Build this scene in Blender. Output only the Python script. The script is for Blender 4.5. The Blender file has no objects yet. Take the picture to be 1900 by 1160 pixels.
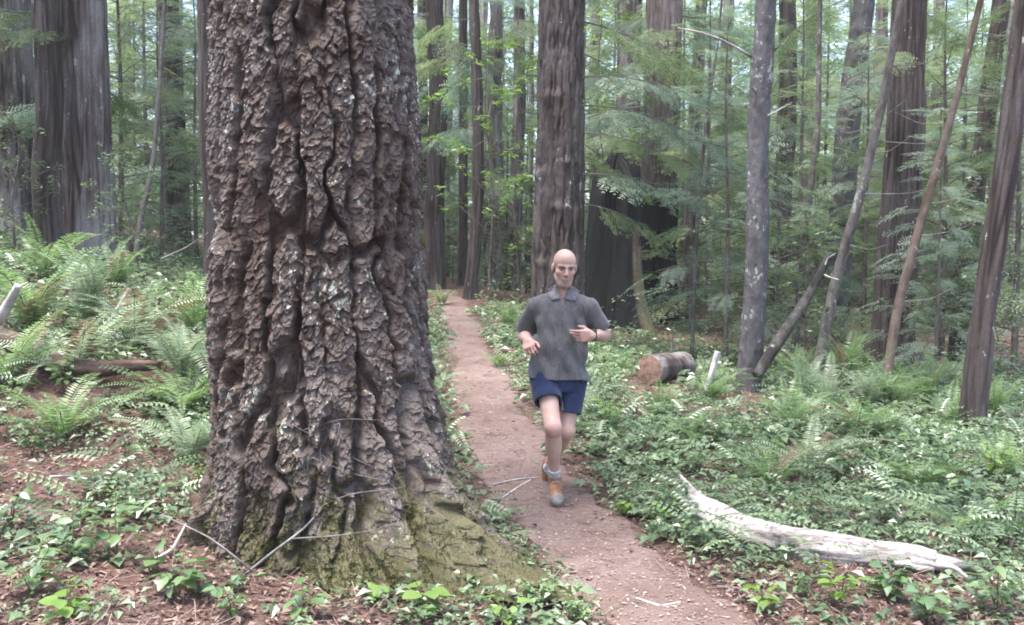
import bpy, math, random
import numpy as np
from mathutils import Vector, Matrix

# ------------------------------------------------------------------ camera, sky, sun, exposure
S = bpy.context.scene
F_PX, CX, CY = 1750.0, 950.0, 580.0          # focal length and centre of the 1900 x 1160 photograph, in its pixels
CAM_Z, HORIZON = 1.57, 500.0
PITCH = math.atan((CY - HORIZON) / F_PX)
cd = bpy.data.cameras.new('camera')
cd.sensor_width = 36.0
cd.lens = 36.0 * F_PX / 1900.0
cd.clip_start, cd.clip_end = 0.05, 600.0
cam = bpy.data.objects.new('camera', cd)
S.collection.objects.link(cam)
cam.location = (0, 0, CAM_Z)
cam.rotation_euler = (math.pi / 2 - PITCH, 0, 0)
S.camera = cam

SUN_EL, SUN_AZ = math.radians(76), math.radians(235)   # azimuth clockwise from +Y: behind the camera, a little to the left
W = bpy.data.worlds.new('World'); S.world = W; W.use_nodes = True
wn = W.node_tree.nodes; wl = W.node_tree.links
sky = wn.new('ShaderNodeTexSky'); sky.sky_type = 'NISHITA'; sky.sun_disc = False
sky.sun_elevation = SUN_EL; sky.sun_rotation = SUN_AZ
sky.air_density = 1.0; sky.dust_density = 3.5; sky.ozone_density = 1.0
wn['Background'].inputs['Strength'].default_value = 0.11
wl.new(sky.outputs[0], wn['Background'].inputs['Color'])
sd = bpy.data.lights.new('sun', 'SUN'); sd.energy = 1.5; sd.angle = math.radians(16); sd.color = (1.0, 0.97, 0.93)
sun = bpy.data.objects.new('sun', sd); S.collection.objects.link(sun)
sv = Vector((math.sin(SUN_AZ) * math.cos(SUN_EL), math.cos(SUN_AZ) * math.cos(SUN_EL), math.sin(SUN_EL)))
sun.rotation_euler = sv.to_track_quat('Z', 'Y').to_euler()
sun.location = (0, 0, 30)
S.view_settings.view_transform = 'Standard'; S.view_settings.look = 'None'
S.view_settings.exposure = 2.65; S.view_settings.gamma = 1.0
S.view_settings.use_curve_mapping = False
S.cycles.max_bounces = 7; S.cycles.diffuse_bounces = 4; S.cycles.glossy_bounces = 2
S.cycles.transmission_bounces = 4; S.cycles.volume_bounces = 1; S.cycles.transparent_max_bounces = 4
S.cycles.filter_width = 1.8
S.cycles.use_denoising = True

# ------------------------------------------------------------------ small tools
COL = S.collection
rng = np.random.default_rng(7)
UP = np.array([0.0, 0.0, 1.0])
CAMP = np.array([0.0, 0.0, CAM_Z])
FWD = np.array([0.0, math.cos(PITCH), -math.sin(PITCH)])
CUP = np.array([0.0, math.sin(PITCH), math.cos(PITCH)])

def at(px, py, d):
    """World point seen at photo pixel (px, py) at distance d along the viewing axis."""
    return CAMP + d * (FWD + (px - CX) / F_PX * np.array([1.0, 0, 0]) + (CY - py) / F_PX * CUP)

def sstep(a, b, x):
    t = np.clip((x - a) / (b - a), 0, 1)
    return t * t * (3 - 2 * t)

_perm = np.random.default_rng(3).permutation(256)
_perm = np.concatenate([_perm, _perm, _perm])
_grad = np.array([[1,1,0],[-1,1,0],[1,-1,0],[-1,-1,0],[1,0,1],[-1,0,1],[1,0,-1],[-1,0,-1],[0,1,1],[0,-1,1],[0,1,-1],[0,-1,-1],[1,1,0],[-1,1,0],[0,-1,1],[0,-1,-1]], dtype=np.float32)
def perlin(x, y, z):
    x, y, z = np.broadcast_arrays(np.asarray(x, np.float32), np.asarray(y, np.float32), np.asarray(z, np.float32))
    xi = np.floor(x).astype(np.int32); yi = np.floor(y).astype(np.int32); zi = np.floor(z).astype(np.int32)
    xf, yf, zf = x - xi, y - yi, z - zi
    u = xf**3 * (xf * (xf * 6 - 15) + 10); v = yf**3 * (yf * (yf * 6 - 15) + 10); w = zf**3 * (zf * (zf * 6 - 15) + 10)
    out = 0
    for i in (0, 1):
        wx = u if i else 1 - u
        a = _perm[(xi + i) & 255]
        for j in (0, 1):
            wy = v if j else 1 - v
            b = _perm[a + ((yi + j) & 255)]
            for k in (0, 1):
                wz = w if k else 1 - w
                g = _grad[_perm[b + ((zi + k) & 255)] & 15]
                out = out + wx * wy * wz * (g[..., 0] * (xf - i) + g[..., 1] * (yf - j) + g[..., 2] * (zf - k))
    return out
def fbm(x, y, z, o=4, gain=0.5):
    a, s, t = 1.0, 0, 0
    for k in range(o):
        s = s + a * perlin(x * 2**k + 17 * k, y * 2**k - 9 * k, z * 2**k + 5 * k); t += a; a *= gain
    return s / t

def cells(u, v, nu, seed=0, full=False):
    """Worley F1, F2 and the id of the nearest cell; periodic in u with nu cells."""
    ui = np.floor(u).astype(np.int64); vi = np.floor(v).astype(np.int64)
    f1 = np.full(u.shape, 9.0); f2 = np.full(u.shape, 9.0); idn = np.zeros(u.shape); dv = np.zeros(u.shape)
    for i in (-1, 0, 1):
        for j in (-1, 0, 1):
            cu, cv = ui + i, vi + j
            h = ((np.mod(cu, nu) * 73856093) ^ (cv * 19349663) ^ (seed * 83492791)) & 0x7fffffff
            h = (h * 1103515245 + 12345) & 0x7fffffff
            r1 = (h >> 8 & 1023) / 1023.0; r2 = (h >> 18 & 1023) / 1023.0; r3 = (h >> 3 & 1023) / 1023.0
            d = np.hypot(cu + r1 - u, cv + r2 - v)
            c = d < f1
            f2 = np.where(c, f1, np.minimum(f2, d)); idn = np.where(c, r3, idn); dv = np.where(c, v - cv - r2, dv); f1 = np.where(c, d, f1)
    return (f1, f2, idn, dv) if full else (f1, f2, idn)

def mesh_np(name, V, F, mat=None, attrs=None, smooth=False):
    """Mesh from arrays: F is an (n,3) or (n,4) array, or a list of such arrays."""
    Fs = [np.asarray(f, np.int32) for f in (F if isinstance(F, list) else [F]) if len(f)]
    me = bpy.data.meshes.new(name)
    V = np.asarray(V, np.float32)
    me.vertices.add(len(V)); me.vertices.foreach_set('co', V.ravel())
    nl = sum(f.size for f in Fs); npo = sum(len(f) for f in Fs)
    me.loops.add(nl); me.polygons.add(npo)
    me.loops.foreach_set('vertex_index', np.concatenate([f.ravel() for f in Fs]))
    tot = np.concatenate([np.full(len(f), f.shape[1], np.int32) for f in Fs])
    st = np.concatenate([[0], np.cumsum(tot)[:-1]]).astype(np.int32)
    me.polygons.foreach_set('loop_start', st)
    me.polygons.foreach_set('use_smooth', np.full(npo, smooth, bool))
    for k, a in (attrs or {}).items():
        at_ = me.attributes.new(k, 'FLOAT', 'POINT')
        at_.data.foreach_set('value', np.asarray(a, np.float32).ravel())
    me.update(calc_edges=True)
    if mat: me.materials.append(mat)
    return me

def put(name, me, parent=None, loc=None):
    o = bpy.data.objects.new(name, me); COL.objects.link(o)
    if parent is not None: o.parent = parent
    if loc is not None: o.location = loc
    return o
def tag(o, label=None, cat=None, group=None, kind=None):
    if label: o['label'] = label
    if cat: o['category'] = cat
    if group: o['group'] = group
    if kind: o['kind'] = kind
    return o
def thing(name, label, cat, loc=(0, 0, 0), rz=0.0, group=None):
    o = bpy.data.objects.new(name, None); COL.objects.link(o)
    o.location = loc; o.rotation_euler = (0, 0, rz); o.empty_display_size = 0.1
    return tag(o, label, cat, group)

class Geo:
    """Collects pieces and links them as one mesh."""
    def __init__(s): s.v, s.f, s.a, s.n = [], [], [], 0
    def add(s, V, F, tint=0.5):
        V = np.asarray(V, float); s.v.append(V); s.f.append(np.asarray(F, int) + s.n)
        s.a.append(np.broadcast_to(np.asarray(tint, float), (len(V),))); s.n += len(V)
    def mesh(s, name, mat, smooth=False):
        V = np.concatenate(s.v)
        f4 = [f for f in s.f if f.shape[1] == 4]; f3 = [f for f in s.f if f.shape[1] == 3]
        Fs = ([np.concatenate(f4)] if f4 else []) + ([np.concatenate(f3)] if f3 else [])
        return mesh_np(name, V, Fs, mat, {'tint': np.concatenate(s.a)}, smooth)

def rot_z(a):
    c, s = np.cos(a), np.sin(a); o, i = np.zeros_like(c), np.ones_like(c)
    return np.stack([np.stack([c, -s, o], -1), np.stack([s, c, o], -1), np.stack([o, o, i], -1)], -2)
def rot_y(a):
    c, s = np.cos(a), np.sin(a); o, i = np.zeros_like(c), np.ones_like(c)
    return np.stack([np.stack([c, o, s], -1), np.stack([o, i, o], -1), np.stack([-s, o, c], -1)], -2)
def rot_x(a):
    c, s = np.cos(a), np.sin(a); o, i = np.zeros_like(c), np.ones_like(c)
    return np.stack([np.stack([i, o, o], -1), np.stack([o, c, -s], -1), np.stack([o, s, c], -1)], -2)
def scatter(geo, tpl, R, T, Sc, tint):
    """Adds len(T) transformed copies of template (V, F) to geo in one go."""
    V, F = tpl; n = len(T); m = len(V)
    P = np.einsum('nij,mj->nmi', R, V) * np.asarray(Sc)[:, None, None] + T[:, None, :]
    Fs = (F[None] + (np.arange(n) * m)[:, None, None]).reshape(-1, F.shape[1])
    geo.add(P.reshape(-1, 3), Fs, np.repeat(tint, m))

def resample(P, n):
    P = np.asarray(P, float)
    if len(P) > 2:   # smooth the control polygon
        t = np.linspace(0, 1, len(P)); k = np.linspace(0, 1, 200)
        Q = np.stack([np.interp(k, t, P[:, i]) for i in range(3)], 1)
        w = np.hanning(max(5, int(200 / len(P)) | 1)); w /= w.sum()
        pad = len(w) // 2
        Qp = np.concatenate([2 * Q[:1] - Q[pad:0:-1], Q, 2 * Q[-1:] - Q[-2:-pad - 2:-1]])
        Q = np.stack([np.convolve(Qp[:, i], w, 'valid') for i in range(3)], 1)
    else: Q = P
    s = np.concatenate([[0], np.cumsum(np.linalg.norm(np.diff(Q, axis=0), axis=1))])
    q = np.asarray(n, float) * s[-1] if np.ndim(n) else np.linspace(0, s[-1], n)
    return np.stack([np.interp(q, s, Q[:, i]) for i in range(3)], 1), q

def frames(P):
    T = np.gradient(P, axis=0); T /= np.linalg.norm(T, axis=1, keepdims=True) + 1e-9
    a = np.array([1.0, 0, 0]) if abs(T[0][0]) < 0.8 else np.array([0, 1.0, 0])
    A = a - (T @ a)[:, None] * T; A /= np.linalg.norm(A, axis=1, keepdims=True)
    return T, A, np.cross(T, A)

def sweep(P, radii, th, disp=None, cap=True):
    """Tube through P. disp: (rows, cols) outward displacement. Returns V, F."""
    n, m = len(P), len(th)
    T, A, B = frames(P)
    r = np.asarray(radii, float).reshape(n, -1) * np.ones((1, m))
    if disp is not None: r = r + disp
    V = P[:, None, :] + r[..., None] * (np.cos(th)[None, :, None] * A[:, None, :] + np.sin(th)[None, :, None] * B[:, None, :])
    i = np.arange(n - 1)[:, None] * m; j = np.arange(m)[None]; j2 = (j + 1) % m
    F = np.stack([i + j, i + j2, i + m + j2, i + m + j], -1).reshape(-1, 4)
    V = V.reshape(-1, 3)
    if cap:
        V = np.concatenate([V, P[:1], P[-1:]])
        j = np.arange(m); j2 = (j + 1) % m
        c0, c1 = n * m, n * m + 1; b = (n - 1) * m
        F = np.concatenate([F, np.stack([np.full(m, c0), np.full(m, c0), j2, j], 1), np.stack([np.full(m, c1), np.full(m, c1), b + j, b + j2], 1)])
    return V, F
def fix_caps(F):
    """Splits the degenerate cap quads into triangles."""
    F = np.asarray(F); d = F[:, 0] == F[:, 1]
    return [F[~d], F[d][:, 1:]] if d.any() else [F]
def tube(points, r0, r1, nseg=6, n=8, bump=0.0, seed=0):
    P, s = resample(points, n)
    th = np.linspace(0, 2 * np.pi, nseg, endpoint=False)
    r = np.linspace(r0, r1, n)
    d = None
    if bump: d = bump * perlin(np.cos(th)[None] * 1.3 + seed, np.sin(th)[None] * 1.3, s[:, None] / (r0 * 5) + seed * 3.1)
    V, F = sweep(P, r, th, d)
    return V, fix_caps(F)
def tube_geo(geo, *a, tint=0.5, **k):
    V, Fs = tube(*a, **k)
    n0 = geo.n
    geo.v.append(V); geo.a.append(np.full(len(V), tint)); geo.n += len(V)
    for f in Fs: geo.f.append(f + n0)

# ------------------------------------------------------------------ materials
def mat_new(name):
    m = bpy.data.materials.new(name); m.use_nodes = True
    nt = m.node_tree; nt.nodes.clear()
    return m, nt
class N:
    def __init__(s, nt): s.t = nt
    def __call__(s, typ, **k):
        n = s.t.nodes.new('ShaderNode' + typ)
        for a, b in k.items():
            if a.startswith('i_'):
                key = a[2:].replace('_', ' ')
                n.inputs[int(key) if key.isdigit() else key].default_value = b
            else: setattr(n, a, b)
        return n
    def link(s, a, b): s.t.links.new(a, b)
    def mix(s, fac, a, b, mode='MIX'):
        n = s.t.nodes.new('ShaderNodeMix'); n.data_type = 'RGBA'; n.blend_type = mode
        for sock, val in ((n.inputs[0], fac), (n.inputs[6], a), (n.inputs[7], b)):
            if hasattr(val, 'is_linked') or hasattr(val, 'links'): s.link(val, sock)
            elif np.ndim(val) == 0: sock.default_value = val
            else: sock.default_value = (*val, 1.0) if len(val) == 3 else val
        return n.outputs[2]
    def ramp(s, fac, p0, p1, c0=0.0, c1=1.0):
        n = s('MapRange', interpolation_type='SMOOTHSTEP'); s.link(fac, n.inputs[0])
        n.inputs[1].default_value = p0; n.inputs[2].default_value = p1; n.inputs[3].default_value = c0; n.inputs[4].default_value = c1
        return n.outputs[0]
    def math(s, op, a, b=0.0):
        n = s('Math', operation=op)
        for sock, val in ((n.inputs[0], a), (n.inputs[1], b)):
            if hasattr(val, 'links'): s.link(val, sock)
            else: sock.default_value = val
        return n.outputs[0]
    def noise(s, co, scale, detail=4, rough=0.55, stretch=None):
        if stretch:
            mp = s('Mapping'); mp.inputs['Scale'].default_value = stretch; s.link(co, mp.inputs[0]); co = mp.outputs[0]
        n = s('TexNoise'); n.inputs['Scale'].default_value = scale; n.inputs['Detail'].default_value = detail; n.inputs['Roughness'].default_value = rough
        s.link(co, n.inputs['Vector']); return n.outputs[0]
    def attr(s, name):
        n = s('Attribute', attribute_name=name); return n.outputs['Fac']
    def bump(s, h, dist, strength=1.0):
        n = s('Bump'); n.inputs['Distance'].default_value = dist; n.inputs['Strength'].default_value = strength
        s.link(h, n.inputs['Height']); return n.outputs[0]

def bark_material(name, furrow, ridge, grey, grey_amt=0.5, lichen=0.3, moss=0.0, stretch=(1, 1, 0.25), scale=10.0, char=False, lichen_scale=14.0):
    m, nt = mat_new(name); n = N(nt)
    co = n('TexCoord').outputs['Object']
    out = n('OutputMaterial'); bs = n('BsdfPrincipled'); n.link(bs.outputs[0], out.inputs[0])
    fib = n.noise(co, scale, 6, 0.65, stretch)
    fine = n.noise(co, scale * 7, 4, 0.7, (1, 1, 0.5))
    big = n.noise(co, 1.6, 3, 0.5, (1, 1, 0.5))
    rg = n.attr('ridge')
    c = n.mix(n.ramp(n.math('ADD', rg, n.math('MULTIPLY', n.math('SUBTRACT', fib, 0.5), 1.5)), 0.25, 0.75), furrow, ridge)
    c = n.mix(n.math('MULTIPLY', n.ramp(n.math('ADD', n.math('MULTIPLY', fib, 0.6), n.math('MULTIPLY', big, 0.6)), 0.5, 0.74), grey_amt), c, grey)
    c = n.mix(n.ramp(fine, 0.35, 0.7, 0.0, 0.5), c, tuple(x * 0.55 for x in ridge))
    if lichen > 0:
        l1 = n.noise(co, lichen_scale, 5, 0.7, (1, 1, 0.6)); l2 = n.noise(co, 2.3, 2, 0.5)
        lf = n.ramp(n.math('ADD', l1, n.math('MULTIPLY', l2, 0.55)), 0.93 - 0.12 * lichen, 0.98 - 0.12 * lichen)
        lf = n.math('MULTIPLY', lf, n.ramp(rg, 0.35, 0.7, 0.05, 0.9))
        lc = n.mix(n.ramp(l2, 0.4, 0.6), (0.46, 0.44, 0.43), (0.34, 0.36, 0.31))
        c = n.mix(lf, c, lc)
    ms = n.attr('moss')
    m1 = n.noise(co, 9.0, 5, 0.65)
    mf = n.ramp(n.math('ADD', ms, n.math('MULTIPLY', n.math('SUBTRACT', m1, 0.5), 2.0)), 0.35, 0.95, 0.0, 0.8)
    mc = n.mix(n.ramp(fine, 0.3, 0.7), (0.040, 0.040, 0.016), (0.105, 0.100, 0.042))
    c = n.mix(mf, c, mc)
    if char:
        ch = n.attr('char')
        c = n.mix(n.ramp(n.math('ADD', ch, n.math('MULTIPLY', n.math('SUBTRACT', fib, 0.5), 0.8)), 0.35, 0.65), c, (0.009, 0.009, 0.010))
    n.link(c, bs.inputs['Base Color'])
    bs.inputs['Roughness'].default_value = 0.85; bs.inputs['Specular IOR Level'].default_value = 0.2
    hgt = n.math('ADD', fib, n.math('MULTIPLY', fine, 0.35))
    n.link(n.bump(hgt, 0.02, 0.9), bs.inputs['Normal'])
    return m

def leaf_material(name, c0, c1, c2=None, rough=0.42, trans=0.32, spec=0.5, obj_var=0.6):
    """c0..c1 by tint and by object; a few of c2."""
    m, nt = mat_new(name); n = N(nt)
    out = n('OutputMaterial'); bs = n('BsdfPrincipled'); tr = n('BsdfTranslucent'); mx = n('MixShader')
    t = n.attr('tint'); oi = n('ObjectInfo').outputs['Random']
    co = n('TexCoord').outputs['Object']
    f = n.math('ADD', t, n.math('MULTIPLY', n.math('SUBTRACT', oi, 0.5), obj_var))
    f = n.math('ADD', f, n.math('MULTIPLY', n.math('SUBTRACT', n.noise(co, 30, 2), 0.5), 0.5))
    c = n.mix(n.ramp(f, 0.0, 1.0), c0, c1)
    if c2: c = n.mix(n.ramp(t, 0.93, 0.96), c, c2)
    n.link(c, bs.inputs['Base Color'])
    bs.inputs['Roughness'].default_value = rough; bs.inputs['Specular IOR Level'].default_value = spec
    g = n('HueSaturation'); g.inputs['Saturation'].default_value = 1.1; g.inputs['Value'].default_value = 1.8; n.link(c, g.inputs['Color'])
    n.link(g.outputs[0], tr.inputs[0])
    mx.inputs[0].default_value = trans
    n.link(bs.outputs[0], mx.inputs[1]); n.link(tr.outputs[0], mx.inputs[2]); n.link(mx.outputs[0], out.inputs[0])
    return m

def plain_material(name, c0, c1, scale=8.0, rough=0.85, stretch=None, bump=0.01, spec=0.3, tinted=False):
    m, nt = mat_new(name); n = N(nt)
    out = n('OutputMaterial'); bs = n('BsdfPrincipled'); n.link(bs.outputs[0], out.inputs[0])
    co = n('TexCoord').outputs['Object']
    f = n.noise(co, scale, 6, 0.65, stretch)
    ff = n.ramp(f, 0.3, 0.7)
    if tinted: ff = n.math('ADD', n.math('MULTIPLY', ff, 0.35), n.math('MULTIPLY', n.attr('tint'), 0.65))
    n.link(n.mix(ff, c0, c1), bs.inputs['Base Color'])
    bs.inputs['Roughness'].default_value = rough; bs.inputs['Specular IOR Level'].default_value = spec
    if bump: n.link(n.bump(f, bump), bs.inputs['Normal'])
    return m

def log_material():
    m, nt = mat_new('bleached_wood'); n = N(nt)
    co = n('TexCoord').outputs['Object']
    out = n('OutputMaterial'); bs = n('BsdfPrincipled'); n.link(bs.outputs[0], out.inputs[0])
    g = n.noise(co, 9.0, 6, 0.7, (0.5, 3.0, 3.0)); p = n.noise(co, 2.2, 4, 0.6); f = n.noise(co, 40, 4, 0.7, (0.35, 2, 2))
    c = n.mix(n.ramp(p, 0.35, 0.65), (0.24, 0.205, 0.185), (0.50, 0.46, 0.435))
    c = n.mix(n.ramp(g, 0.5, 0.66, 0, 0.75), c, (0.56, 0.53, 0.51))
    c = n.mix(n.ramp(g, 0.44, 0.36, 0, 0.85), c, (0.09, 0.07, 0.06))
    c = n.mix(n.ramp(f, 0.55, 0.75, 0, 0.4), c, (0.16, 0.13, 0.115))
    n.link(c, bs.inputs['Base Color']); bs.inputs['Roughness'].default_value = 0.85; bs.inputs['Specular IOR Level'].default_value = 0.2
    n.link(n.bump(n.math('ADD', g, n.math('MULTIPLY', f, 0.4)), 0.03, 1.0), bs.inputs['Normal'])
    return m
M = {}
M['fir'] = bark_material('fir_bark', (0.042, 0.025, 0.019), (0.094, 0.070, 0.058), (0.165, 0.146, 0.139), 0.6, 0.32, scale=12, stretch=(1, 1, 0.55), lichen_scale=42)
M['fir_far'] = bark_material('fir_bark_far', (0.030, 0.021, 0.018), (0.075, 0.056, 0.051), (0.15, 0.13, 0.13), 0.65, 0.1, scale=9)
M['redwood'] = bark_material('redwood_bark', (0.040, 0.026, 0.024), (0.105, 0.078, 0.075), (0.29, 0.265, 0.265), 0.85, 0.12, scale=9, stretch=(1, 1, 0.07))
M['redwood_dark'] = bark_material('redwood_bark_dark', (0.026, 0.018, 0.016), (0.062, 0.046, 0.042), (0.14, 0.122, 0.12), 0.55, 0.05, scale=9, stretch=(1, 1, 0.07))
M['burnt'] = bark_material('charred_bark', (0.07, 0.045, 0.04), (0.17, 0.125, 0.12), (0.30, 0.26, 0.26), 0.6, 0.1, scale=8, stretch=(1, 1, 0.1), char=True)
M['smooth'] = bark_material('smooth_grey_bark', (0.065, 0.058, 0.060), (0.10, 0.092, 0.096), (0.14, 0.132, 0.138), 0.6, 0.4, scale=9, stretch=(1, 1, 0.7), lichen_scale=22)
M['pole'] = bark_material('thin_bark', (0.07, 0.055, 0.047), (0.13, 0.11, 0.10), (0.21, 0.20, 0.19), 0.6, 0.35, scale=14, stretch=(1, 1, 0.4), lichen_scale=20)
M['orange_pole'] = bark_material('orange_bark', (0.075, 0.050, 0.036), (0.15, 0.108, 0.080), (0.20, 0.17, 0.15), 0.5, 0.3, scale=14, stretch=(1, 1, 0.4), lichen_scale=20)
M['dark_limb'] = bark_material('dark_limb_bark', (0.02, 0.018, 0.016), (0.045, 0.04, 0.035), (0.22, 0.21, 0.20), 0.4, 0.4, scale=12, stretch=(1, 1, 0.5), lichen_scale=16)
M['dead'] = plain_material('weathered_wood', (0.22, 0.20, 0.19), (0.52, 0.49, 0.47), 7, 0.85, (1, 1, 1), 0.01)
M['white_log'] = log_material()
M['dark_wood'] = plain_material('dark_wood', (0.035, 0.024, 0.018), (0.13, 0.085, 0.065), 7, 0.85, None, 0.02)
M['dead_twig'] = plain_material('grey_twig', (0.10, 0.09, 0.085), (0.27, 0.25, 0.245), 16, 0.85, None, 0.003)
M['twig'] = plain_material('twig_bark', (0.06, 0.05, 0.045), (0.17, 0.15, 0.145), 20, 0.85, None, 0.004)
M['cut_wood'] = plain_material('cut_wood', (0.11, 0.062, 0.042), (0.27, 0.175, 0.125), 14, 0.8, None, 0.004)
M['stem'] = plain_material('green_stem', (0.05, 0.06, 0.025), (0.10, 0.085, 0.04), 30, 0.7, None, 0)
M['conifer'] = leaf_material('conifer_foliage', (0.060, 0.094, 0.045), (0.168, 0.216, 0.106), rough=0.45, trans=0.56)
M['conifer_pale'] = leaf_material('pale_conifer_foliage', (0.09, 0.135, 0.10), (0.20, 0.255, 0.19), rough=0.42, trans=0.52)
M['bright_leaf'] = leaf_material('bright_leaf', (0.085, 0.155, 0.035), (0.19, 0.28, 0.075), rough=0.45, trans=0.42)
M['fern'] = leaf_material('fern_leaf', (0.085, 0.145, 0.055), (0.19, 0.265, 0.115), rough=0.45, trans=0.36)
M['fern_pale'] = leaf_material('pale_fern_leaf', (0.13, 0.18, 0.11), (0.24, 0.30, 0.185), rough=0.42, trans=0.3)
M['fern_brown'] = leaf_material('dead_fern_leaf', (0.10, 0.068, 0.04), (0.19, 0.135, 0.085), rough=0.6, trans=0.25)
M['moss'] = leaf_material('moss', (0.035, 0.040, 0.014), (0.115, 0.118, 0.045), rough=0.8, trans=0.2, spec=0.1)
M['salal'] = leaf_material('salal_leaf', (0.045, 0.09, 0.035), (0.13, 0.20, 0.075), rough=0.28, trans=0.22, spec=0.7)
M['young'] = leaf_material('young_leaf', (0.10, 0.18, 0.035), (0.20, 0.31, 0.07), rough=0.4, trans=0.38)
M['cover'] = leaf_material('ground_cover_leaf', (0.058, 0.10, 0.046), (0.205, 0.27, 0.15), rough=0.33, trans=0.3, spec=0.7)
M['bush'] = leaf_material('undergrowth_leaf', (0.06, 0.095, 0.05), (0.17, 0.22, 0.12), rough=0.4, trans=0.3)
M['litter'] = plain_material('dead_leaves', (0.07, 0.04, 0.03), (0.30, 0.21, 0.175), 9, 0.75, None, 0, 0.4, tinted=True)
M['chips'] = plain_material('trail_chips', (0.12, 0.075, 0.062), (0.36, 0.28, 0.25), 9, 0.8, None, 0, 0.3, tinted=True)

def ground_material():
    m, nt = mat_new('forest_floor'); n = N(nt)
    co = n('TexCoord').outputs['Object']
    out = n('OutputMaterial'); bs = n('BsdfPrincipled'); n.link(bs.outputs[0], out.inputs[0])
    a = n.noise(co, 3.0, 5, 0.6); b = n.noise(co, 26, 5, 0.7); c_ = n.noise(co, 110, 3, 0.7)
    c = n.mix(n.ramp(b, 0.3, 0.72), (0.055, 0.032, 0.026), (0.165, 0.105, 0.088))
    c = n.mix(n.ramp(a, 0.45, 0.65, 0, 0.6), c, (0.12, 0.065, 0.05))
    c = n.mix(n.ramp(c_, 0.52, 0.75, 0, 0.6), c, (0.30, 0.22, 0.19))
    n.link(c, bs.inputs['Base Color']); bs.inputs['Roughness'].default_value = 0.95; bs.inputs['Specular IOR Level'].default_value = 0.15
    n.link(n.bump(n.math('ADD', b, n.math('MULTIPLY', c_, 0.5)), 0.03, 1.0), bs.inputs['Normal'])
    return m
def path_material():
    m, nt = mat_new('trail_earth'); n = N(nt)
    co = n('TexCoord').outputs['Object']
    out = n('OutputMaterial'); bs = n('BsdfPrincipled'); n.link(bs.outputs[0], out.inputs[0])
    a = n.noise(co, 1.7, 4, 0.55); b = n.noise(co, 22, 5, 0.7); c_ = n.noise(co, 90, 3, 0.75)
    c = n.mix(n.ramp(a, 0.35, 0.65), (0.145, 0.102, 0.088), (0.20, 0.148, 0.133))
    c = n.mix(n.ramp(b, 0.45, 0.75, 0, 0.55), c, (0.16, 0.085, 0.066))
    c = n.mix(n.ramp(n.noise(co, 5.5, 4, 0.6), 0.5, 0.7, 0, 0.55), c, (0.080, 0.050, 0.042))
    c = n.mix(n.ramp(c_, 0.55, 0.78, 0, 0.5), c, (0.36, 0.28, 0.255))
    n.link(c, bs.inputs['Base Color']); bs.inputs['Roughness'].default_value = 0.95; bs.inputs['Specular IOR Level'].default_value = 0.15
    n.link(n.bump(n.math('ADD', b, n.math('MULTIPLY', c_, 0.6)), 0.02, 1.0), bs.inputs['Normal'])
    return m
M['ground'] = ground_material(); M['path'] = path_material()

# ------------------------------------------------------------------ terrain and trail
def _smooth_table(xs, ys, w=1.2):
    g = np.linspace(-10, 130, 2801)
    v = np.interp(g, xs, ys); k = np.hanning(int(w / 0.05) * 2 + 1); k /= k.sum(); p = len(k) // 2
    return g, np.convolve(np.pad(v, p, mode='edge'), k, 'valid')
_yk = [-10, 0, 3.0, 4.2, 4.6, 5.2, 6.2, 7.7, 10.5, 14.6, 18.75, 24, 30, 45, 130]
_GX = _smooth_table(_yk, [7.0, 2.3, 1.18, 0.80, 0.65, 0.50, 0.25, -0.11, -0.37, -0.80, -1.25, -2.3, -5.0, -13, -40])
_GW = _smooth_table(_yk, [0.5, 0.45, 0.40, 0.36, 0.36, 0.37, 0.36, 0.33, 0.30, 0.27, 0.26, 0.26, 0.26, 0.26, 0.26])
_GZ = _smooth_table([-10, 0, 4.6, 5.2, 6.3, 7.7, 10.5, 14.6, 18.75, 24, 30, 45, 130], [-0.1, -0.03, 0.0, 0.0, 0.01, 0.23, 0.47, 0.735, 1.05, 1.3, 1.45, 1.9, 3.5], 0.8)
def trail_x(y): return np.interp(y, *_GX)
def trail_w(y): return np.interp(y, *_GW)
TREE = np.array([-1.085, 5.18])
def terrain(x, y, rough=True):
    x, y = np.asarray(x, float), np.asarray(y, float)
    xp = trail_x(y); z = np.interp(y, *_GZ)
    tl = np.maximum(xp - x - 0.45, 0); tr = np.maximum(x - xp - 0.45, 0)
    tl = 11 * (1 - np.exp(-tl / 11)) * sstep(0, 0.5, tl); tr = 4.5 * (1 - np.exp(-tr / 4.5)) * sstep(0, 0.6, tr)
    z = z + tl * np.clip(0.085 + (y - 5) * 0.036, 0.05, 0.27) - tr * np.clip((y - 5) * 0.027, 0, 0.27)
    z = z + 0.03 * np.exp(-((x - TREE[0])**2 + (y - TREE[1])**2) / 1.1)
    if rough:
        m = sstep(0.3, 0.75, np.abs(x - xp))
        z = z + m * (0.05 * perlin(x * 0.9, y * 0.9, 1.5) + 0.028 * perlin(x * 3.1, y * 3.1, 4.5) + 0.014 * perlin(x * 9, y * 9, 7.5)) \
              + 0.012 * perlin(x * 2.2, y * 2.2, 9.5) + (1 - m) * -0.015
        far = sstep(12, 40, y); z = z + far * 0.7 * perlin(x * 0.11, y * 0.11, 2.2)
    return z
def gp(px, y):
    """Ground point at world distance y that is seen at photo column px."""
    x = 0.0
    for _ in range(6):
        z = float(terrain(x, y)); dep = y * math.cos(PITCH) + (CAM_Z - z) * math.sin(PITCH)
        x = (px - CX) / F_PX * dep
    return np.array([x, y, float(terrain(x, y))])
def row_of(p):
    d = np.asarray(p) - CAMP; return CY - F_PX * (d @ CUP) / (d @ FWD)
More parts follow.
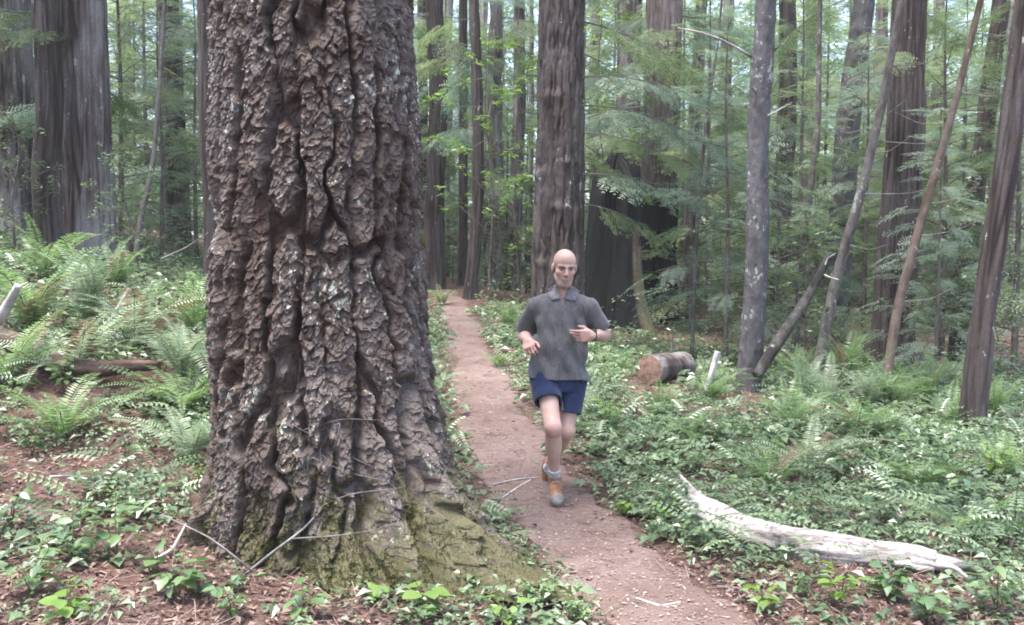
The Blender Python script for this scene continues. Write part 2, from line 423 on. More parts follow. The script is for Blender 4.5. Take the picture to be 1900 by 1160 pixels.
def gpp(px, py):
    """Ground point seen at photo pixel (px, py)."""
    ys = np.linspace(3.2, 40, 700)
    dep = ys; x = (px - CX) / F_PX * dep; z = terrain(x, ys)
    r = CY - F_PX * ((ys * CUP[1] + (z - CAM_Z) * CUP[2]) / (ys * FWD[1] + (z - CAM_Z) * FWD[2]))
    k = np.where(r <= py)[0]
    return gp(px, ys[k[0]] if len(k) else 40)

def build_ground():
    ys = np.concatenate([np.linspace(-9, 3, 25)[:-1], np.arange(3, 12, 0.05), np.arange(12, 30, 0.2), np.geomspace(30, 320, 40)])
    xr = np.concatenate([np.arange(0, 6, 0.05), np.geomspace(6, 260, 60)])
    xs = np.concatenate([-xr[:0:-1], xr])
    X, Y = np.meshgrid(xs, ys); Z = terrain(X, Y)
    n, m = X.shape; i = np.arange(n - 1)[:, None] * m; j = np.arange(m - 1)[None]
    F = np.stack([i + j, i + j + 1, i + m + j + 1, i + m + j], -1).reshape(-1, 4)
    tag(put('ground', mesh_np('ground', np.stack([X, Y, Z], -1).reshape(-1, 3), F, M['ground'], smooth=True)), kind='structure')
    ys = np.concatenate([np.arange(-4, 3, 0.2), np.arange(3, 14, 0.035), np.arange(14, 36, 0.15)]); t = np.linspace(-1, 1, 41)
    edge_l = 0.13 * perlin(ys * 1.3, 0.5, 0.5) + 0.12 * perlin(ys * 4.5, 3.5, 0.5) + 0.05 * perlin(ys * 13, 6.5, 0.5)
    edge_r = 0.13 * perlin(ys * 1.3, 9.5, 0.5) + 0.12 * perlin(ys * 4.5, 12.5, 0.5) + 0.05 * perlin(ys * 13, 15.5, 0.5)
    w = trail_w(ys)
    lo = trail_x(ys) - w - edge_l; hi = trail_x(ys) + w + edge_r
    X = lo[:, None] + (hi - lo)[:, None] * (t + 1)[None] / 2; Y = ys[:, None] * np.ones_like(X)
    Z = terrain(X, Y) + 0.012 - 0.02 * np.abs(t)[None]**8 + 0.006 * perlin(X * 14, Y * 14, 3.3) * (1 - np.abs(t)[None]**4)
    n, m = X.shape; i = np.arange(n - 1)[:, None] * m; j = np.arange(m - 1)[None]
    F = np.stack([i + j, i + j + 1, i + m + j + 1, i + m + j], -1).reshape(-1, 4)
    tag(put('path', mesh_np('path', np.stack([X, Y, Z], -1).reshape(-1, 3), F, M['path'], smooth=True)), 'reddish earth footpath winding uphill behind the runner', kind='structure')
build_ground()
# ------------------------------------------------------------------ bark and trunks
def bark(style, R, th, s, seed):
    """Outward displacement and ridge value (0 in furrows, 1 on plates) over rows s and columns th."""
    Rm = float(np.mean(R)); TH, SS = np.meshgrid(th, s)
    cx, cy = np.cos(TH) * Rm, np.sin(TH) * Rm
    o = seed * 7.31
    if style in ('hero', 'fir'):
        hero = style == 'hero'; w_ = 0.145 if hero else 0.115; C = 2 * np.pi * Rm
        cnt = lambda w: max(8, int(round(C / w)))
        n1 = perlin(cx * 2.6 + o, cy * 2.6, SS * 1.7); n3 = perlin(cx * 9, cy * 9 + o, SS * 6); n4 = perlin(cx * 24, cy * 24 + o, SS * 18)
        wu = 0.42 * n1 + 0.26 * n3 + 0.12 * n4
        nu = cnt(w_); u = TH / (2 * np.pi) * nu + wu; v = SS / (0.95 if hero else 1.5) + 0.3 * perlin(cx * 3 + o, cy * 3 + 9, SS * 2.0) + (0.25 if hero else 0.1) * n3
        f1, f2, cid = cells(u, v, nu, seed)
        wid = 0.29 + 0.14 * perlin(cx * 2 + 5, cy * 2, SS * 1.5 + o)
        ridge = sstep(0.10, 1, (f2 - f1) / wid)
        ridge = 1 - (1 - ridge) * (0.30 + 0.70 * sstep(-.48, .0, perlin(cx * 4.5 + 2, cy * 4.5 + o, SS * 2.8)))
        # a second net of cracks breaks the ridges into plates
        n2 = cnt(w_ * .6); g1, g2, c2 = cells(TH / (2 * np.pi) * n2 + 0.8 * wu + 0.3 * n4, SS / (0.20 if hero else 0.45) + 0.45 * n3 + 0.3 * n1, n2, seed + 5)
        plate = sstep(0.0, 0.18, g2 - g1)
        low = perlin(cx * 1.6 + o, cy * 1.6, SS * 1.2)
        if not hero:
            return 0.045 * ridge + 0.006 * plate + 0.007 * (c2 - 0.5) + 0.016 * (cid - 0.5) + 0.008 * n4 + 0.02 * low - 0.045, np.clip(ridge * (0.55 + 0.45 * plate), 0, 1)
        # flakes: small scales, each tilted out at its lower edge
        n5 = cnt(.036); k1, k2, c3, dv = cells(TH / (2 * np.pi) * n5 + 0.9 * n3 + 0.5 * n4, SS / 0.060 + 0.8 * n3 + 0.4 * n4, n5, seed + 9, True)
        n6 = cnt(.016); m1, m2, c4, dv2 = cells(TH / (2 * np.pi) * n6 + 0.9 * n4, SS / 0.024 + 0.7 * n4, n6, seed + 13, True)
        fine = fbm(cx * 40 + o, cy * 40, SS * 30, 2, 0.6)
        rough = 0.40 + 0.60 * ridge
        d = 0.072 * ridge + 0.008 * plate * ridge + rough * (0.015 * (c3 - 0.5) - 0.011 * dv + 0.008 * (c4 - 0.5) - 0.005 * dv2) + 0.006 * fine + 0.012 * low + 0.020 * (cid - 0.5) + 0.008 * (c2 - 0.5) * ridge - 0.066
        return d, np.clip(ridge * (0.45 + 0.25 * plate + 0.7 * (c3 - 0.35) + 0.3 * (c4 - .5)), 0, 1)
    if style in ('redwood', 'burnt'):
        wu = 0.45 * perlin(cx * 3 + o, cy * 3, SS * 0.55) + 0.15 * perlin(cx * 8, cy * 8 + o, SS * 2)
        nu = max(9, int(round(2 * np.pi * Rm / 0.085))); f1, f2, cid = cells(TH / (2 * np.pi) * nu + wu, SS / 1.5, nu, seed)
        ridge = sstep(0.02, 0.42, f2 - f1)
        fine = fbm(cx * 22 + o, cy * 22, SS * 1.8, 3, 0.6)
        a = min(1.0, Rm / 0.22)
        d = a * (0.036 * ridge + 0.03 * (cid - 0.5) + 0.02 * fine + 0.03 * perlin(cx * 3 + o, cy * 3, SS * 0.3)) - 0.02 * a
        return d, np.clip(ridge * 0.6 + 0.4 * cid, 0, 1)
    node = np.exp(-((SS / 0.55 + perlin(0.5, 0.5, SS * 0.4 + o)) % 1.0 - 0.5)**2 / 0.003)
    d = Rm * (0.09 * perlin(cx * 7 + o, cy * 7, SS * 2.5) + 0.10 * fbm(cx * 20 + o, cy * 20, SS * 10, 3) + 0.07 * node * (0.5 + perlin(cx * 9, cy * 9 + o, SS)))
    return d, 0.6 + 0.8 * fbm(cx * 9 + o, cy * 9, SS * 4, 2)

def make_trunk(parent, base, pts, r0, r1, style, mat, nu=40, ds=0.05, dense_to=5.0, seed=1, flare=0.25, moss=0.15, extra=None, th=None, name='trunk', flare_h=None, smooth=True):
    """Trunk along world points pts; rows every ds up to dense_to metres, coarser above."""
    pts = np.asarray(pts, float)
    L = np.linalg.norm(np.diff(pts, axis=0), axis=1).sum()
    dense_to = min(dense_to, L)
    q = np.concatenate([np.arange(0, dense_to, ds), np.linspace(dense_to, L, max(2, int((L - dense_to) / 0.6) + 1))]) / L
    q = np.unique(np.clip(q, 0, 1))
    P, s = resample(pts, q)
    if th is None: th = np.linspace(0, 2 * np.pi, nu, endpoint=False)
    fh = flare_h or max(0.25, r0 * 1.6)
    R = r0 + (r1 - r0) * (s / L) + r0 * flare * np.exp(-s / fh)
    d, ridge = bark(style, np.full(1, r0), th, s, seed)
    lobes = r0 * flare * 0.8 * np.exp(-s / fh)[:, None] * perlin(np.cos(th) * 1.7 + seed, np.sin(th) * 1.7, seed * 2.3)[None] * 2
    d = d + lobes
    attrs = {}
    if extra is not None:
        dd, attrs = extra(P, s, th, R); d = d + dd
    V, F = sweep(P, R, th, d)
    nrow, ncol = len(s), len(th)
    mo = (moss * np.exp(-s / 0.8))[:, None] * np.ones((1, ncol)) if 'moss' not in attrs else attrs['moss']
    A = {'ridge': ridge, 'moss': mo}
    if 'char' in attrs: A['char'] = attrs['char']
    A = {k: np.concatenate([np.asarray(a).ravel(), [0.5, 0.5]]) for k, a in A.items()}
    return put(name, mesh_np(name, V - base, fix_caps(F), mat, A, smooth=smooth), parent)

# ------------------------------------------------------------------ foliage templates
def diamond(p, d, n, l, w):
    """Narrow leaflet: quad of length l along d, width w along n, from point p."""
    return np.stack([p, p + d * l * 0.45 + n * w * 0.5, p + d * l, p + d * l * 0.45 - n * w * 0.5])
def spray_template(seed, sides=20, sub=0.034, subl=0.062, subw=0.013, droop=0.18):
    r = np.random.default_rng(seed); V = []
    def bend(p):
        p = p.copy(); rr = np.hypot(p[..., 0], p[..., 1]); p[..., 2] += -droop * p[..., 0]**2 - 0.25 * p[..., 1]**2; return p
    for k in range(sides):
        x = 0.08 + 0.9 * k / sides
        for sgn in (-1, 1):
            if r.random() < 0.08: continue
            ang = sgn * math.radians(r.uniform(42, 62)); l = (0.40 * (1 - x)**0.75 * min(1, x * 4 + 0.25) + 0.06) * r.uniform(0.75, 1.15)
            d = np.array([math.cos(ang), math.sin(ang), r.uniform(-0.12, 0.12)]); d /= np.linalg.norm(d)
            nrm = np.array([-d[1], d[0], 0]); p0 = np.array([x + r.uniform(-.01, .01), 0, 0])
            V.append(diamond(p0, d, nrm, l, 0.006))
            m = max(2, int(l / sub))
            for j in range(1, m + 1):
                for s2 in (-1, 1):
                    a2 = s2 * math.radians(r.uniform(38, 60))
                    d2 = d * math.cos(a2) + nrm * math.sin(a2) + np.array([0, 0, r.uniform(-0.25, 0.1)])
                    ll = subl * (1 - 0.55 * j / m) * r.uniform(0.7, 1.2)
                    V.append(diamond(p0 + d * l * j / m, d2, np.array([-d2[1], d2[0], r.uniform(-.4, .4)]), ll, subw))
    V.append(diamond(np.zeros(3), np.array([1.0, 0, 0]), np.array([0, 1.0, 0]), 1.0, 0.012))
    V = bend(np.array(V)).reshape(-1, 3)
    return V, np.arange(len(V)).reshape(-1, 4)
SPRAY = [spray_template(11 + i) for i in range(3)]
SPRAY_MID = [spray_template(21 + i, 13, 0.062, 0.10, 0.024) for i in range(3)]
SPRAY_FAR = [spray_template(31 + i, 9, 0.12, 0.17, 0.05) for i in range(2)]

def orient(az, pitch, roll):
    return rot_z(az) @ rot_y(-pitch) @ rot_x(roll)

def conifer_crown(seed, H, Rmax, nbr, tpl, zlo=0.12, size=0.9, per=3, droop=0.15, pointed=True):
    """Foliage mesh and limb mesh of a conifer whose trunk runs from 0 to H along Z."""
    r = np.random.default_rng(seed); g = Geo(); w = Geo()
    for b in range(nbr):
        t = (b + r.random()) / nbr; z = H * (zlo + (0.98 - zlo) * t)
        prof = ((1 - t)**0.8 if pointed else math.sin(math.pi * min(1, t * 0.8 + 0.2))**0.6)
        l = max(0.25, Rmax * prof * r.uniform(0.55, 1.15)); az = b * 2.39996 + r.uniform(-.5, .5)
        el = math.radians(r.uniform(-12, 22)) + 0.35 * t
        d = np.array([math.cos(az) * math.cos(el), math.sin(az) * math.cos(el), math.sin(el)])
        p0 = np.array([0, 0, z]); tip = p0 + d * l + np.array([0, 0, -droop * l * l * 0.35])
        mid = p0 + d * l * 0.5
        tube_geo(w, [p0, mid, tip], 0.006 + 0.005 * l, 0.002, nseg=4, n=4, tint=0.4)
        n = per + int(l * 1.6)
        for k in range(n):
            f = (k + 1) / n if n > 1 else 1.0
            f = 0.22 + 0.78 * f * r.uniform(0.85, 1.0)
            p = (1 - f)**2 * p0 + 2 * f * (1 - f) * mid + f * f * tip
            side = r.uniform(-1.0, 1.0) if k < n - 1 else r.uniform(-.2, .2)
            sc = size * r.uniform(0.55, 1.1) * (0.7 + 0.3 * (1 - t))
            T = tpl[r.integers(len(tpl))]
            Rm = orient(az + side, el - 0.25 - 0.3 * f * r.random(), r.normal(0, 0.28))
            scatter(g, T, Rm[None], p[None], np.array([sc]), np.array([r.random()]))
    return g, w

def leaf_blade(L=1.0, w=0.5, fold=0.12, curl=0.15, tip=1.0):
    """Ovate leaf with a midrib fold, 10 triangles or so; lies along +X."""
    xs = np.array([0.0, 0.22, 0.5, 0.78, 1.0]); hw = w / 2 * np.array([0.06, 0.82, 1.0, 0.62, 0.02 * tip])
    V = []
    for x, h in zip(xs, hw):
        z = -curl * x * x
        V += [[x * L, -h * L, z * L + fold * h * L], [x * L, 0, z * L], [x * L, h * L, z * L + fold * h * L]]
    F = []
    for k in range(4):
        a = 3 * k; F += [[a, a + 3, a + 4, a + 1], [a + 1, a + 4, a + 5, a + 2]]
    return np.array(V), np.array(F)
LEAF = leaf_blade(); LEAF_NARROW = leaf_blade(w=0.30); LEAF_ROUND = leaf_blade(w=0.8)

def broadleaf_crown(seed, H, Rmax, nbr, leaf=0.11, cl=9, zlo=0.2, tpl=None):
    """Loose understory broadleaf: twigs ending in whorls of leaves."""
    r = np.random.default_rng(seed); g = Geo(); w = Geo(); tpl = tpl or LEAF_NARROW
    for b in range(nbr):
        t = (b + r.random()) / nbr; z = H * (zlo + (0.9 - zlo) * t)
        az = b * 2.39996 + r.uniform(-.6, .6); el = math.radians(r.uniform(-5, 50)); l = Rmax * r.uniform(0.4, 1.0) * (1.1 - 0.5 * t)
        d = np.array([math.cos(az) * math.cos(el), math.sin(az) * math.cos(el), math.sin(el)])
        p0 = np.array([0, 0, z]); tip = p0 + d * l; mid = p0 + d * l * 0.5 + r.normal(0, 0.08 * l, 3)
        tube_geo(w, [p0, mid, tip], 0.007, 0.003, nseg=4, n=5, tint=0.4)
        for k in range(4):
            f = 0.4 + 0.6 * (k + 1) / 4; p = p0 + (tip - p0) * f + r.normal(0, 0.10, 3) * (k < 3)
            n = cl + r.integers(4)
            a = r.uniform(0, 2 * np.pi, n); pi_ = r.uniform(-0.5, 0.5, n)
            scatter(g, tpl, orient(a, pi_, r.normal(0, .4, n)), p + r.normal(0, 0.03, (n, 3)), leaf * r.uniform(0.6, 1.2, n), r.random(n))
    return g, w

# ------------------------------------------------------------------ the great fir in front
def hero_tree():
    bx, by = float(TREE[0]), float(TREE[1]); bz = float(terrain(bx, by, False)) - 0.10
    base = np.array([bx, by, bz])
    t = thing('fir_tree', 'huge furrowed fir trunk filling the foreground, mossy at its flared foot', 'tree', base)
    pts = [base + [.05, 0, 0], base + [0.03, 0, 1.6], base + [0.0, 0, 3.2], base + [-0.1, 0.05, 9.0], base + [-0.2, 0.1, 20.0]]
    # finer columns on the side that faces the camera
    q = np.linspace(0, 1, 560, endpoint=False)
    front = -math.pi / 2
    off = (q - 0.5) * 2
    th = front + math.pi * (0.55 * off + 0.45 * off**3)
    def extra(P, s, th, R):
        def lobe(az, width, amp, h, p=1.0):
            a = np.angle(np.exp(1j * (th - math.radians(az))))
            return amp * np.exp(-(a / math.radians(width))**2)[None] * np.exp(-(s / h)**p)[:, None]
        d = lobe(-36, 28, 0.86, 0.36, 1.0) + lobe(-78, 24, 0.16, 0.30) + lobe(205, 26, 0.15, 0.30) + lobe(-130, 22, 0.05, 0.28) + lobe(20, 26, 0.26, 0.4) + lobe(100, 40, 0.2, 0.4)
        d = d * (1 + 0.42 * perlin(np.cos(th) * 6 + 3, np.sin(th) * 6, 0.5) + 0.25 * perlin(np.cos(th) * 15 + 3, np.sin(th) * 15, 0.5))[None]
        d = d + 0.06 * np.exp(-s / 1.3)[:, None] * np.ones_like(th)[None]
        TH, SS = np.meshgrid(th, s)
        cx, cy = np.cos(TH), np.sin(TH)
        # burls and bulges low on the trunk
        d = d + 0.09 * np.exp(-SS / 0.9) * perlin(cx * 2.7 + 3, cy * 2.7, SS * 2.6)
        d = d + 0.05 * np.exp(-((SS - 0.42) / 0.05)**2 - (np.angle(np.exp(1j * (TH + math.radians(92)))) / 0.075)**2)
        d = d + np.exp(-SS / 0.40) * (0.040 * perlin(cx * 9, cy * 9 + 5, SS * 7) + 0.022 * perlin(cx * 22, cy * 22 + 5, SS * 16) + 0.012 * perlin(cx * 50, cy * 50, SS * 34))
        rightish = np.exp(-(np.angle(np.exp(1j * (TH + math.radians(45)))) / 0.9)**2)
        ms = np.exp(-(SS / 0.55)**1.5) * 0.66 + 0.33 * rightish * np.exp(-SS / 1.3) + 0.18 * np.exp(-(np.angle(np.exp(1j * (TH - 0.05))) / 0.25)**2)
        ms = ms + 0.30 * perlin(cx * 3 + 8, cy * 3, SS * 2.2) + 0.35 * perlin(cx * 8 + 8, cy * 8, SS * 6)
        return d, {'moss': ms}
    tr = make_trunk(t, base, pts, 0.548, 0.39, 'hero', M['fir'], ds=0.0066, dense_to=3.5, seed=3, flare=0.0, extra=extra, th=th, smooth=False)
    return t, tr
HERO, HERO_TRUNK = hero_tree()
def moss_tufts():
    """Short tufts on the mossy bark of the great fir's foot."""
    me = HERO_TRUNK.data; n = len(me.vertices)
    co = np.empty(n * 3, np.float32); me.vertices.foreach_get('co', co); co = co.reshape(-1, 3)
    nr = np.empty(n * 3, np.float32); me.vertices.foreach_get('normal', nr); nr = nr.reshape(-1, 3)
    ms = np.empty(n, np.float32); me.attributes['moss'].data.foreach_get('value', ms)
    r = np.random.default_rng(66)
    pr = np.clip(ms - 0.30, 0, 1) * (co[:, 2] < 1.3) * (co[:, 1] < 0.2) * sstep(-.1, .5, perlin(co[:, 0] * 6, co[:, 1] * 6, co[:, 2] * 6) + .25)
    k = r.choice(n, 5200, replace=True, p=pr / pr.sum())
    az = np.arctan2(nr[k, 1], nr[k, 0]) + r.normal(0, .7, len(k)); pit = np.arcsin(np.clip(nr[k, 2], -1, 1)) + r.normal(.1, .6, len(k))
    g = Geo(); tpl = (np.array([[0, -.22, 0], [.6, -.16, .05], [1, 0, -.1], [.6, .16, .05], [0, .22, 0]])[[0, 1, 2, 3]], np.array([[0, 1, 2, 3]]))
    scatter(g, tpl, orient(az, pit, r.uniform(0, 6.28, len(k))), co[k] - nr[k] * .003, r.uniform(.010, .028, len(k)), np.clip(r.normal(.5, .3, len(k)), 0, .9))
    tag(put('moss', g.mesh('moss', M['moss']), HERO), kind='stuff')
moss_tufts()

# ------------------------------------------------------------------ the other trees
CROWN_HIGH = []
for k in range(3):
    g, w = conifer_crown(70 + k, 9.0, 2.4, 14, SPRAY_FAR, zlo=0.05, size=1.5, per=2)
    CROWN_HIGH.append((g.mesh('crown', M['conifer']), w.mesh('limbs', M['twig'])))
def high_crown(parent, p, sc, k):
    for me, nm in zip(CROWN_HIGH[k % 3], ('crown', 'limbs')):
        o = put(nm, me, parent, p); o.scale = (sc,) * 3; o.rotation_euler = (0, 0, k * 1.9)
g, w = conifer_crown(70, 10.0, 2.6, 14, SPRAY_FAR, zlo=0.05, size=1.5, per=2)
for nm, me in (('crown', g.mesh('crown', M['conifer'])), ('limbs', w.mesh('limbs', M['twig']))):
    put(nm, me, HERO, (-0.05, 0.05, 10.2))

TREES = [  # name, column at the foot, distance, column at the top edge, width low / high in pixels, bark, label, options
 ('redwood_tree', 14, 14.5, 8, 112, 108, 'redwood', 'grey shaggy redwood trunk cut off by the photo\'s left border', {}),
 ('redwood_tree', 98, 12.6, 96, 46, 42, 'redwood_dark', 'narrow dark reddish redwood trunk between two grey redwoods', {}),
 ('redwood_tree', 168, 13.2, 163, 86, 84, 'redwood', 'thick redwood trunk with pale grey vertical strips behind the fern bank', {}),
 ('redwood_tree', 331, 18.0, 320, 42, 30, 'redwood_dark', 'straight brown redwood trunk in the gap before the great fir', {}),
 ('redwood_tree', 392, 11.5, 389, 26, 24, 'redwood_dark', 'dark trunk half hidden at the edge of the great fir', {}),
 ('redwood_tree', 806, 20.5, 807, 36, 30, 'redwood_dark', 'straight brown trunk at the bend of the trail', {}),
 ('redwood_tree', 783, 25.0, 785, 18, 16, 'redwood_dark', 'thin dim trunk behind the straight brown trunk at the bend', {}),
 ('redwood_tree', 858, 21.5, 861, 17, 14, 'redwood_dark', 'slim dark trunk just behind the trailside pole', {}),
 ('redwood_tree', 871, 18.2, 880, 24, 17, 'redwood_dark', 'slender trailside trunk with a dark foot at the trail edge', {}),
 ('redwood_tree', 913, 25.0, 921, 30, 22, 'redwood', 'brown trunk with fissured foot halfway between trail and runner\'s shirt', {}),
 ('redwood_tree', 952, 27.0, 962, 25, 20, 'redwood', 'pale brown distant trunk just beside the dark fir behind the runner', {}),
 ('redwood_tree', 984, 31.0, 986, 10, 8, 'redwood', 'very thin distant trunk touching the fir behind the runner', {}),
 ('fir_tree', 1036, 14.0, 1041, 98, 82, 'fir_far', 'dark fissured fir trunk rising right behind the runner\'s head', {'fir': 1}),
 ('redwood_tree', 1160, 27.0, 1165, 46, 44, 'redwood', 'hazy pale redwood trunk seen over the charred stump', {}),
 ('redwood_tree', 1276, 21.0, 1298, 26, 18, 'redwood', 'thin pale brown trunk beside the charred redwood', {}),
 ('hemlock_tree', 1386, 11.0, 1416, 44, 37, 'smooth', 'smooth grey trunk with small knots rising from the ferns', {'smooth': 1}),
 ('redwood_tree', 1448, 22.0, 1452, 34, 30, 'redwood_dark', 'dim trunk behind foliage next to the smooth grey trunk', {}),
 ('hemlock_tree', 1540, 18.5, 1596, 50, 38, 'smooth', 'pale leaning trunk behind the thin leaning pole', {'smooth': 1}),
 ('redwood_tree', 1652, 14.0, 1676, 74, 50, 'redwood_dark', 'dark red fibrous redwood trunk behind the orange leaning pole', {}),
 ('redwood_tree', 1775, 16.5, 1846, 36, 28, 'redwood_dark', 'dark tilted trunk between the orange pole and the shreddy cedar', {}),
 ('cedar_tree', 1800, 8.6, 1892, 44, 35, 'redwood_dark', 'tilted cedar trunk with shreddy grey bark near the photo\'s right border', {}),
]
TREE_OBJ, TREE_GEO = [], []
for i, (nm, px, d, pxt, w0, w1, mk, lab, opt) in enumerate(TREES):
    base = gp(px, d); base[2] -= 0.12
    top = at(pxt, 0, d / math.cos(PITCH)); top[1] = d
    hv = top[2] - base[2]; lean = (top - base) / hv
    H = max(hv + 8.5, 15.0)
    t = thing(nm, lab, 'tree', base)
    r0 = w0 / 2 / F_PX * d; rt = w1 / 2 / F_PX * d
    r1 = max(0.35 * r0, r0 + (rt - r0) * H / hv)
    TREE_OBJ.append(t); TREE_GEO.append((base, lean, hv, r0))
    wob = 0.015 * d if r0 < 0.3 else 0.006 * d
    rr = np.random.default_rng(100 + i)
    wv_ = [np.array([rr.normal(0, 0.35), rr.normal(0, 0.35), 0]) * wob * 0.5 for _ in range(4)]
    pts = [base, base + lean * hv * 0.33 + wv_[0], base + lean * hv * 0.66 + wv_[1], top, base + lean * H]
    pxm = d / F_PX * 1.9     # size of a rendered pixel at that distance
    nu = int(np.clip(2 * np.pi * r0 / (pxm * 1.1), 14, 110)); ds = max(0.03, pxm * 3.0)
    style = 'fir' if opt.get('fir') else ('smooth' if opt.get('smooth') else 'redwood')
    if style == 'fir': ds = 0.028; nu = 150
    ex = None
    if style == 'fir':
        def ex(P, s, th, R):   # swollen rings around old branch scars
            TH, SS = np.meshgrid(th, s); d_ = 0
            for sz, az, a in ((1.25, -80, .05), (1.3, -140, .06), (2.1, -95, .05), (2.6, -150, .07), (2.75, -60, .04), (3.7, -110, .06), (4.3, -90, .03)):
                aa = np.angle(np.exp(1j * (TH - math.radians(az))))
                d_ = d_ + a * np.exp(-((SS - sz) / 0.07)**2 - (aa / 0.5)**2) - 0.8 * a * np.exp(-((SS - sz - 0.13) / 0.07)**2 - (aa / 0.4)**2)
            return d_ * 0.4, {}
    make_trunk(t, base, pts, r0, r1, style, M[mk], nu, ds, hv + 0.4, seed=i + 11, flare=0.16 if r0 > 0.12 else 0.3, moss=0.45 if i in (12, 15, 19) else 0.2, extra=ex)
    high_crown(t, Vector(lean * (hv + 1.6)), (H - hv - 1) / 9.0 * (1.0 if r0 > 0.15 else 0.8), i)
    if opt.get('smooth'):
        P = [base + lean * (hv * f) for f in np.linspace(0.12, 0.97, 9 if i == 15 else 5)]
        for p in P:
            a = rr.uniform(math.pi, 2 * math.pi); rad = r0 + (rt - r0) * (p[2] - base[2]) / hv
            dv = np.array([math.cos(a), math.sin(a), 0.25]); V, Fs = tube([p + dv * rad * 0.8, p + dv * (rad + 0.03), p + dv * (rad + rr.uniform(0.05, 0.14)) + [0, 0, .02]], 0.012, 0.005, 6, 4, 0.004, i)
            put('branch_stub', mesh_np('branch_stub', V - base, Fs, M['twig'], {'tint': np.full(len(V), .5)}), t)

def px_pole(name, label, spec, mat, group=None, cat='tree', seed=0, style='smooth', stub=True, ds=0.05, nseg=20):
    """Leaning pole through photo points (px, py, distance, width in px)."""
    P = [at(px, py, d) for px, py, d, w in spec]; base = P[0].copy()
    t = thing(name, label, cat, base, group=group)
    Q, s = resample(P, max(8, int(np.linalg.norm(np.array(P[-1]) - P[0]) / ds)))
    sc = np.concatenate([[0], np.cumsum(np.linalg.norm(np.diff(P, axis=0), axis=1))])
    r = np.interp(s, sc * s[-1] / sc[-1], [w / 2 / F_PX * d for px, py, d, w in spec])
    th = np.linspace(0, 2 * np.pi, nseg, endpoint=False)
    d_, ridge = bark(style, np.full(1, float(r.mean())), th, s, seed)
    V, F = sweep(Q, r, th, d_)
    put('trunk', mesh_np('trunk', V - base, fix_caps(F), mat, {'ridge': np.concatenate([ridge.ravel(), [.5, .5]]), 'moss': np.full(len(V), 0.12)}, smooth=True), t)
    return t, base
def side_branch(parent, base, pts, r0, r1, mat='dead', name='dead_branch', seed=0):
    V, Fs = tube([np.asarray(p) for p in pts], r0, r1, 5, 12, r0 * 0.25, seed)
    return put(name, mesh_np(name, V - base, Fs, M[mat], {'tint': np.full(len(V), .5)}, smooth=True), parent)

def foot(px, d):     # photo row where the ground lies at column px, distance d
    return row_of(gp(px, d)) + 6
POLES = {}
POLES['lean'] = px_pole('hemlock_pole', 'thin dark pole leaning across the pale trunk, with fine dead twigs',
    [(1512, foot(1512, 12.5), 12.5, 22), (1550, 520, 12.4, 19), (1600, 350, 12.2, 17), (1640, 180, 12.1, 15), (1672, 0, 12, 12), (1720, -260, 12, 9), (1750, -420, 12, 4)], M['pole'], seed=41)
POLES['orange'] = px_pole('hemlock_pole', 'orange-brown leaning pole in front of the dark red redwood',
    [(1636, foot(1636, 10.0), 10.0, 18), (1665, 570, 10, 17), (1715, 390, 10, 16), (1765, 220, 10, 14), (1820, 0, 10, 11), (1885, -260, 10, 9), (1920, -400, 10, 4)], M['orange_pole'], seed=42)
POLES['slim'] = px_pole('hemlock_pole', 'slim dark sapling stem between the smooth grey trunk and the pale leaning trunk',
    [(1470, foot(1470, 15), 15, 15), (1498, 400, 15, 12), (1518, 230, 15, 11), (1520, 90, 15, 9), (1524, -200, 15, 6)], M['pole'], seed=43)
POLES['slim2'] = px_pole('hemlock_pole', 'slim dark sapling stem beside the charred redwood, bending to the top',
    [(1283, foot(1283, 14), 14, 8), (1294, 390, 14, 7), (1313, 200, 14, 6), (1332, 80, 14, 5), (1350, -120, 14, 3)], M['pole'], seed=44)
POLES['curve'] = px_pole('hemlock_pole', 'curved dark sapling stem in the ferns beyond the striped redwood',
    [(248, foot(248, 12.5), 12.5, 13), (262, 400, 12.5, 11), (284, 310, 12.5, 9), (297, 150, 12.5, 8), (306, 0, 12.5, 7), (312, -180, 12.5, 4)], M['pole'], seed=45)
POLES['mossy'] = px_pole('dead_limb', 'blackish lichened limb slanting down from the pale trunk to the grey trunk',
    [(1404, 698, 10.6, 20), (1440, 640, 10.8, 22), (1490, 565, 11.2, 18), (1525, 505, 11.5, 15), (1537, 470, 11.6, 9)], M['dark_limb'], seed=46, cat='branch')
t, b = POLES['mossy']
side_branch(t, b, [at(1525, 508, 11.5), at(1540, 515, 11.3), at(1556, 519, 11.2)], 0.016, 0.006)
side_branch(t, b, [at(1528, 500, 11.5), at(1535, 480, 11.5), at(1550, 470, 11.4)], 0.014, 0.005)
# pale dead side twigs on the leaning poles
rr = np.random.default_rng(5)
for key, rows in (('lean', [(1625, 262, 1), (1618, 212, 1), (1614, 285, 1), (1590, 360, 1), (1577, 455, 1), (1655, 122, 1), (1650, 60, -1), (1603, 240, -1)]), ('orange', [(1812, 62, 1), (1805, 92, 1), (1782, 172, 1), (1743, 300, 1), (1722, 380, 1), (1700, 450, -1), (1700, 440, 1), (1690, 500, 1), (1672, 560, 1), (1660, 610, 1), (1755, 230, -1)][::2])):
    t, b = POLES[key]; dd = 12.2 if key == 'lean' else 10.0
    for q, (px, py, sg) in enumerate(rows):
        ln = rr.uniform(40, 120) if q % 3 else rr.uniform(110, 190); sl = rr.uniform(-0.35, 0.05); dz = rr.uniform(-.6, .1)
        side_branch(t, b, [at(px, py, dd), at(px + sg * ln * .5, py + ln * .5 * sl + 8, dd + dz * .5), at(px + sg * ln, py + ln * sl - 6, dd + dz)], 0.008, 0.002, 'dead_twig', seed=q)
g_ = [o for o in bpy.data.objects if o.get('label', '').startswith('smooth grey trunk')][0]; b = np.array(g_.location)
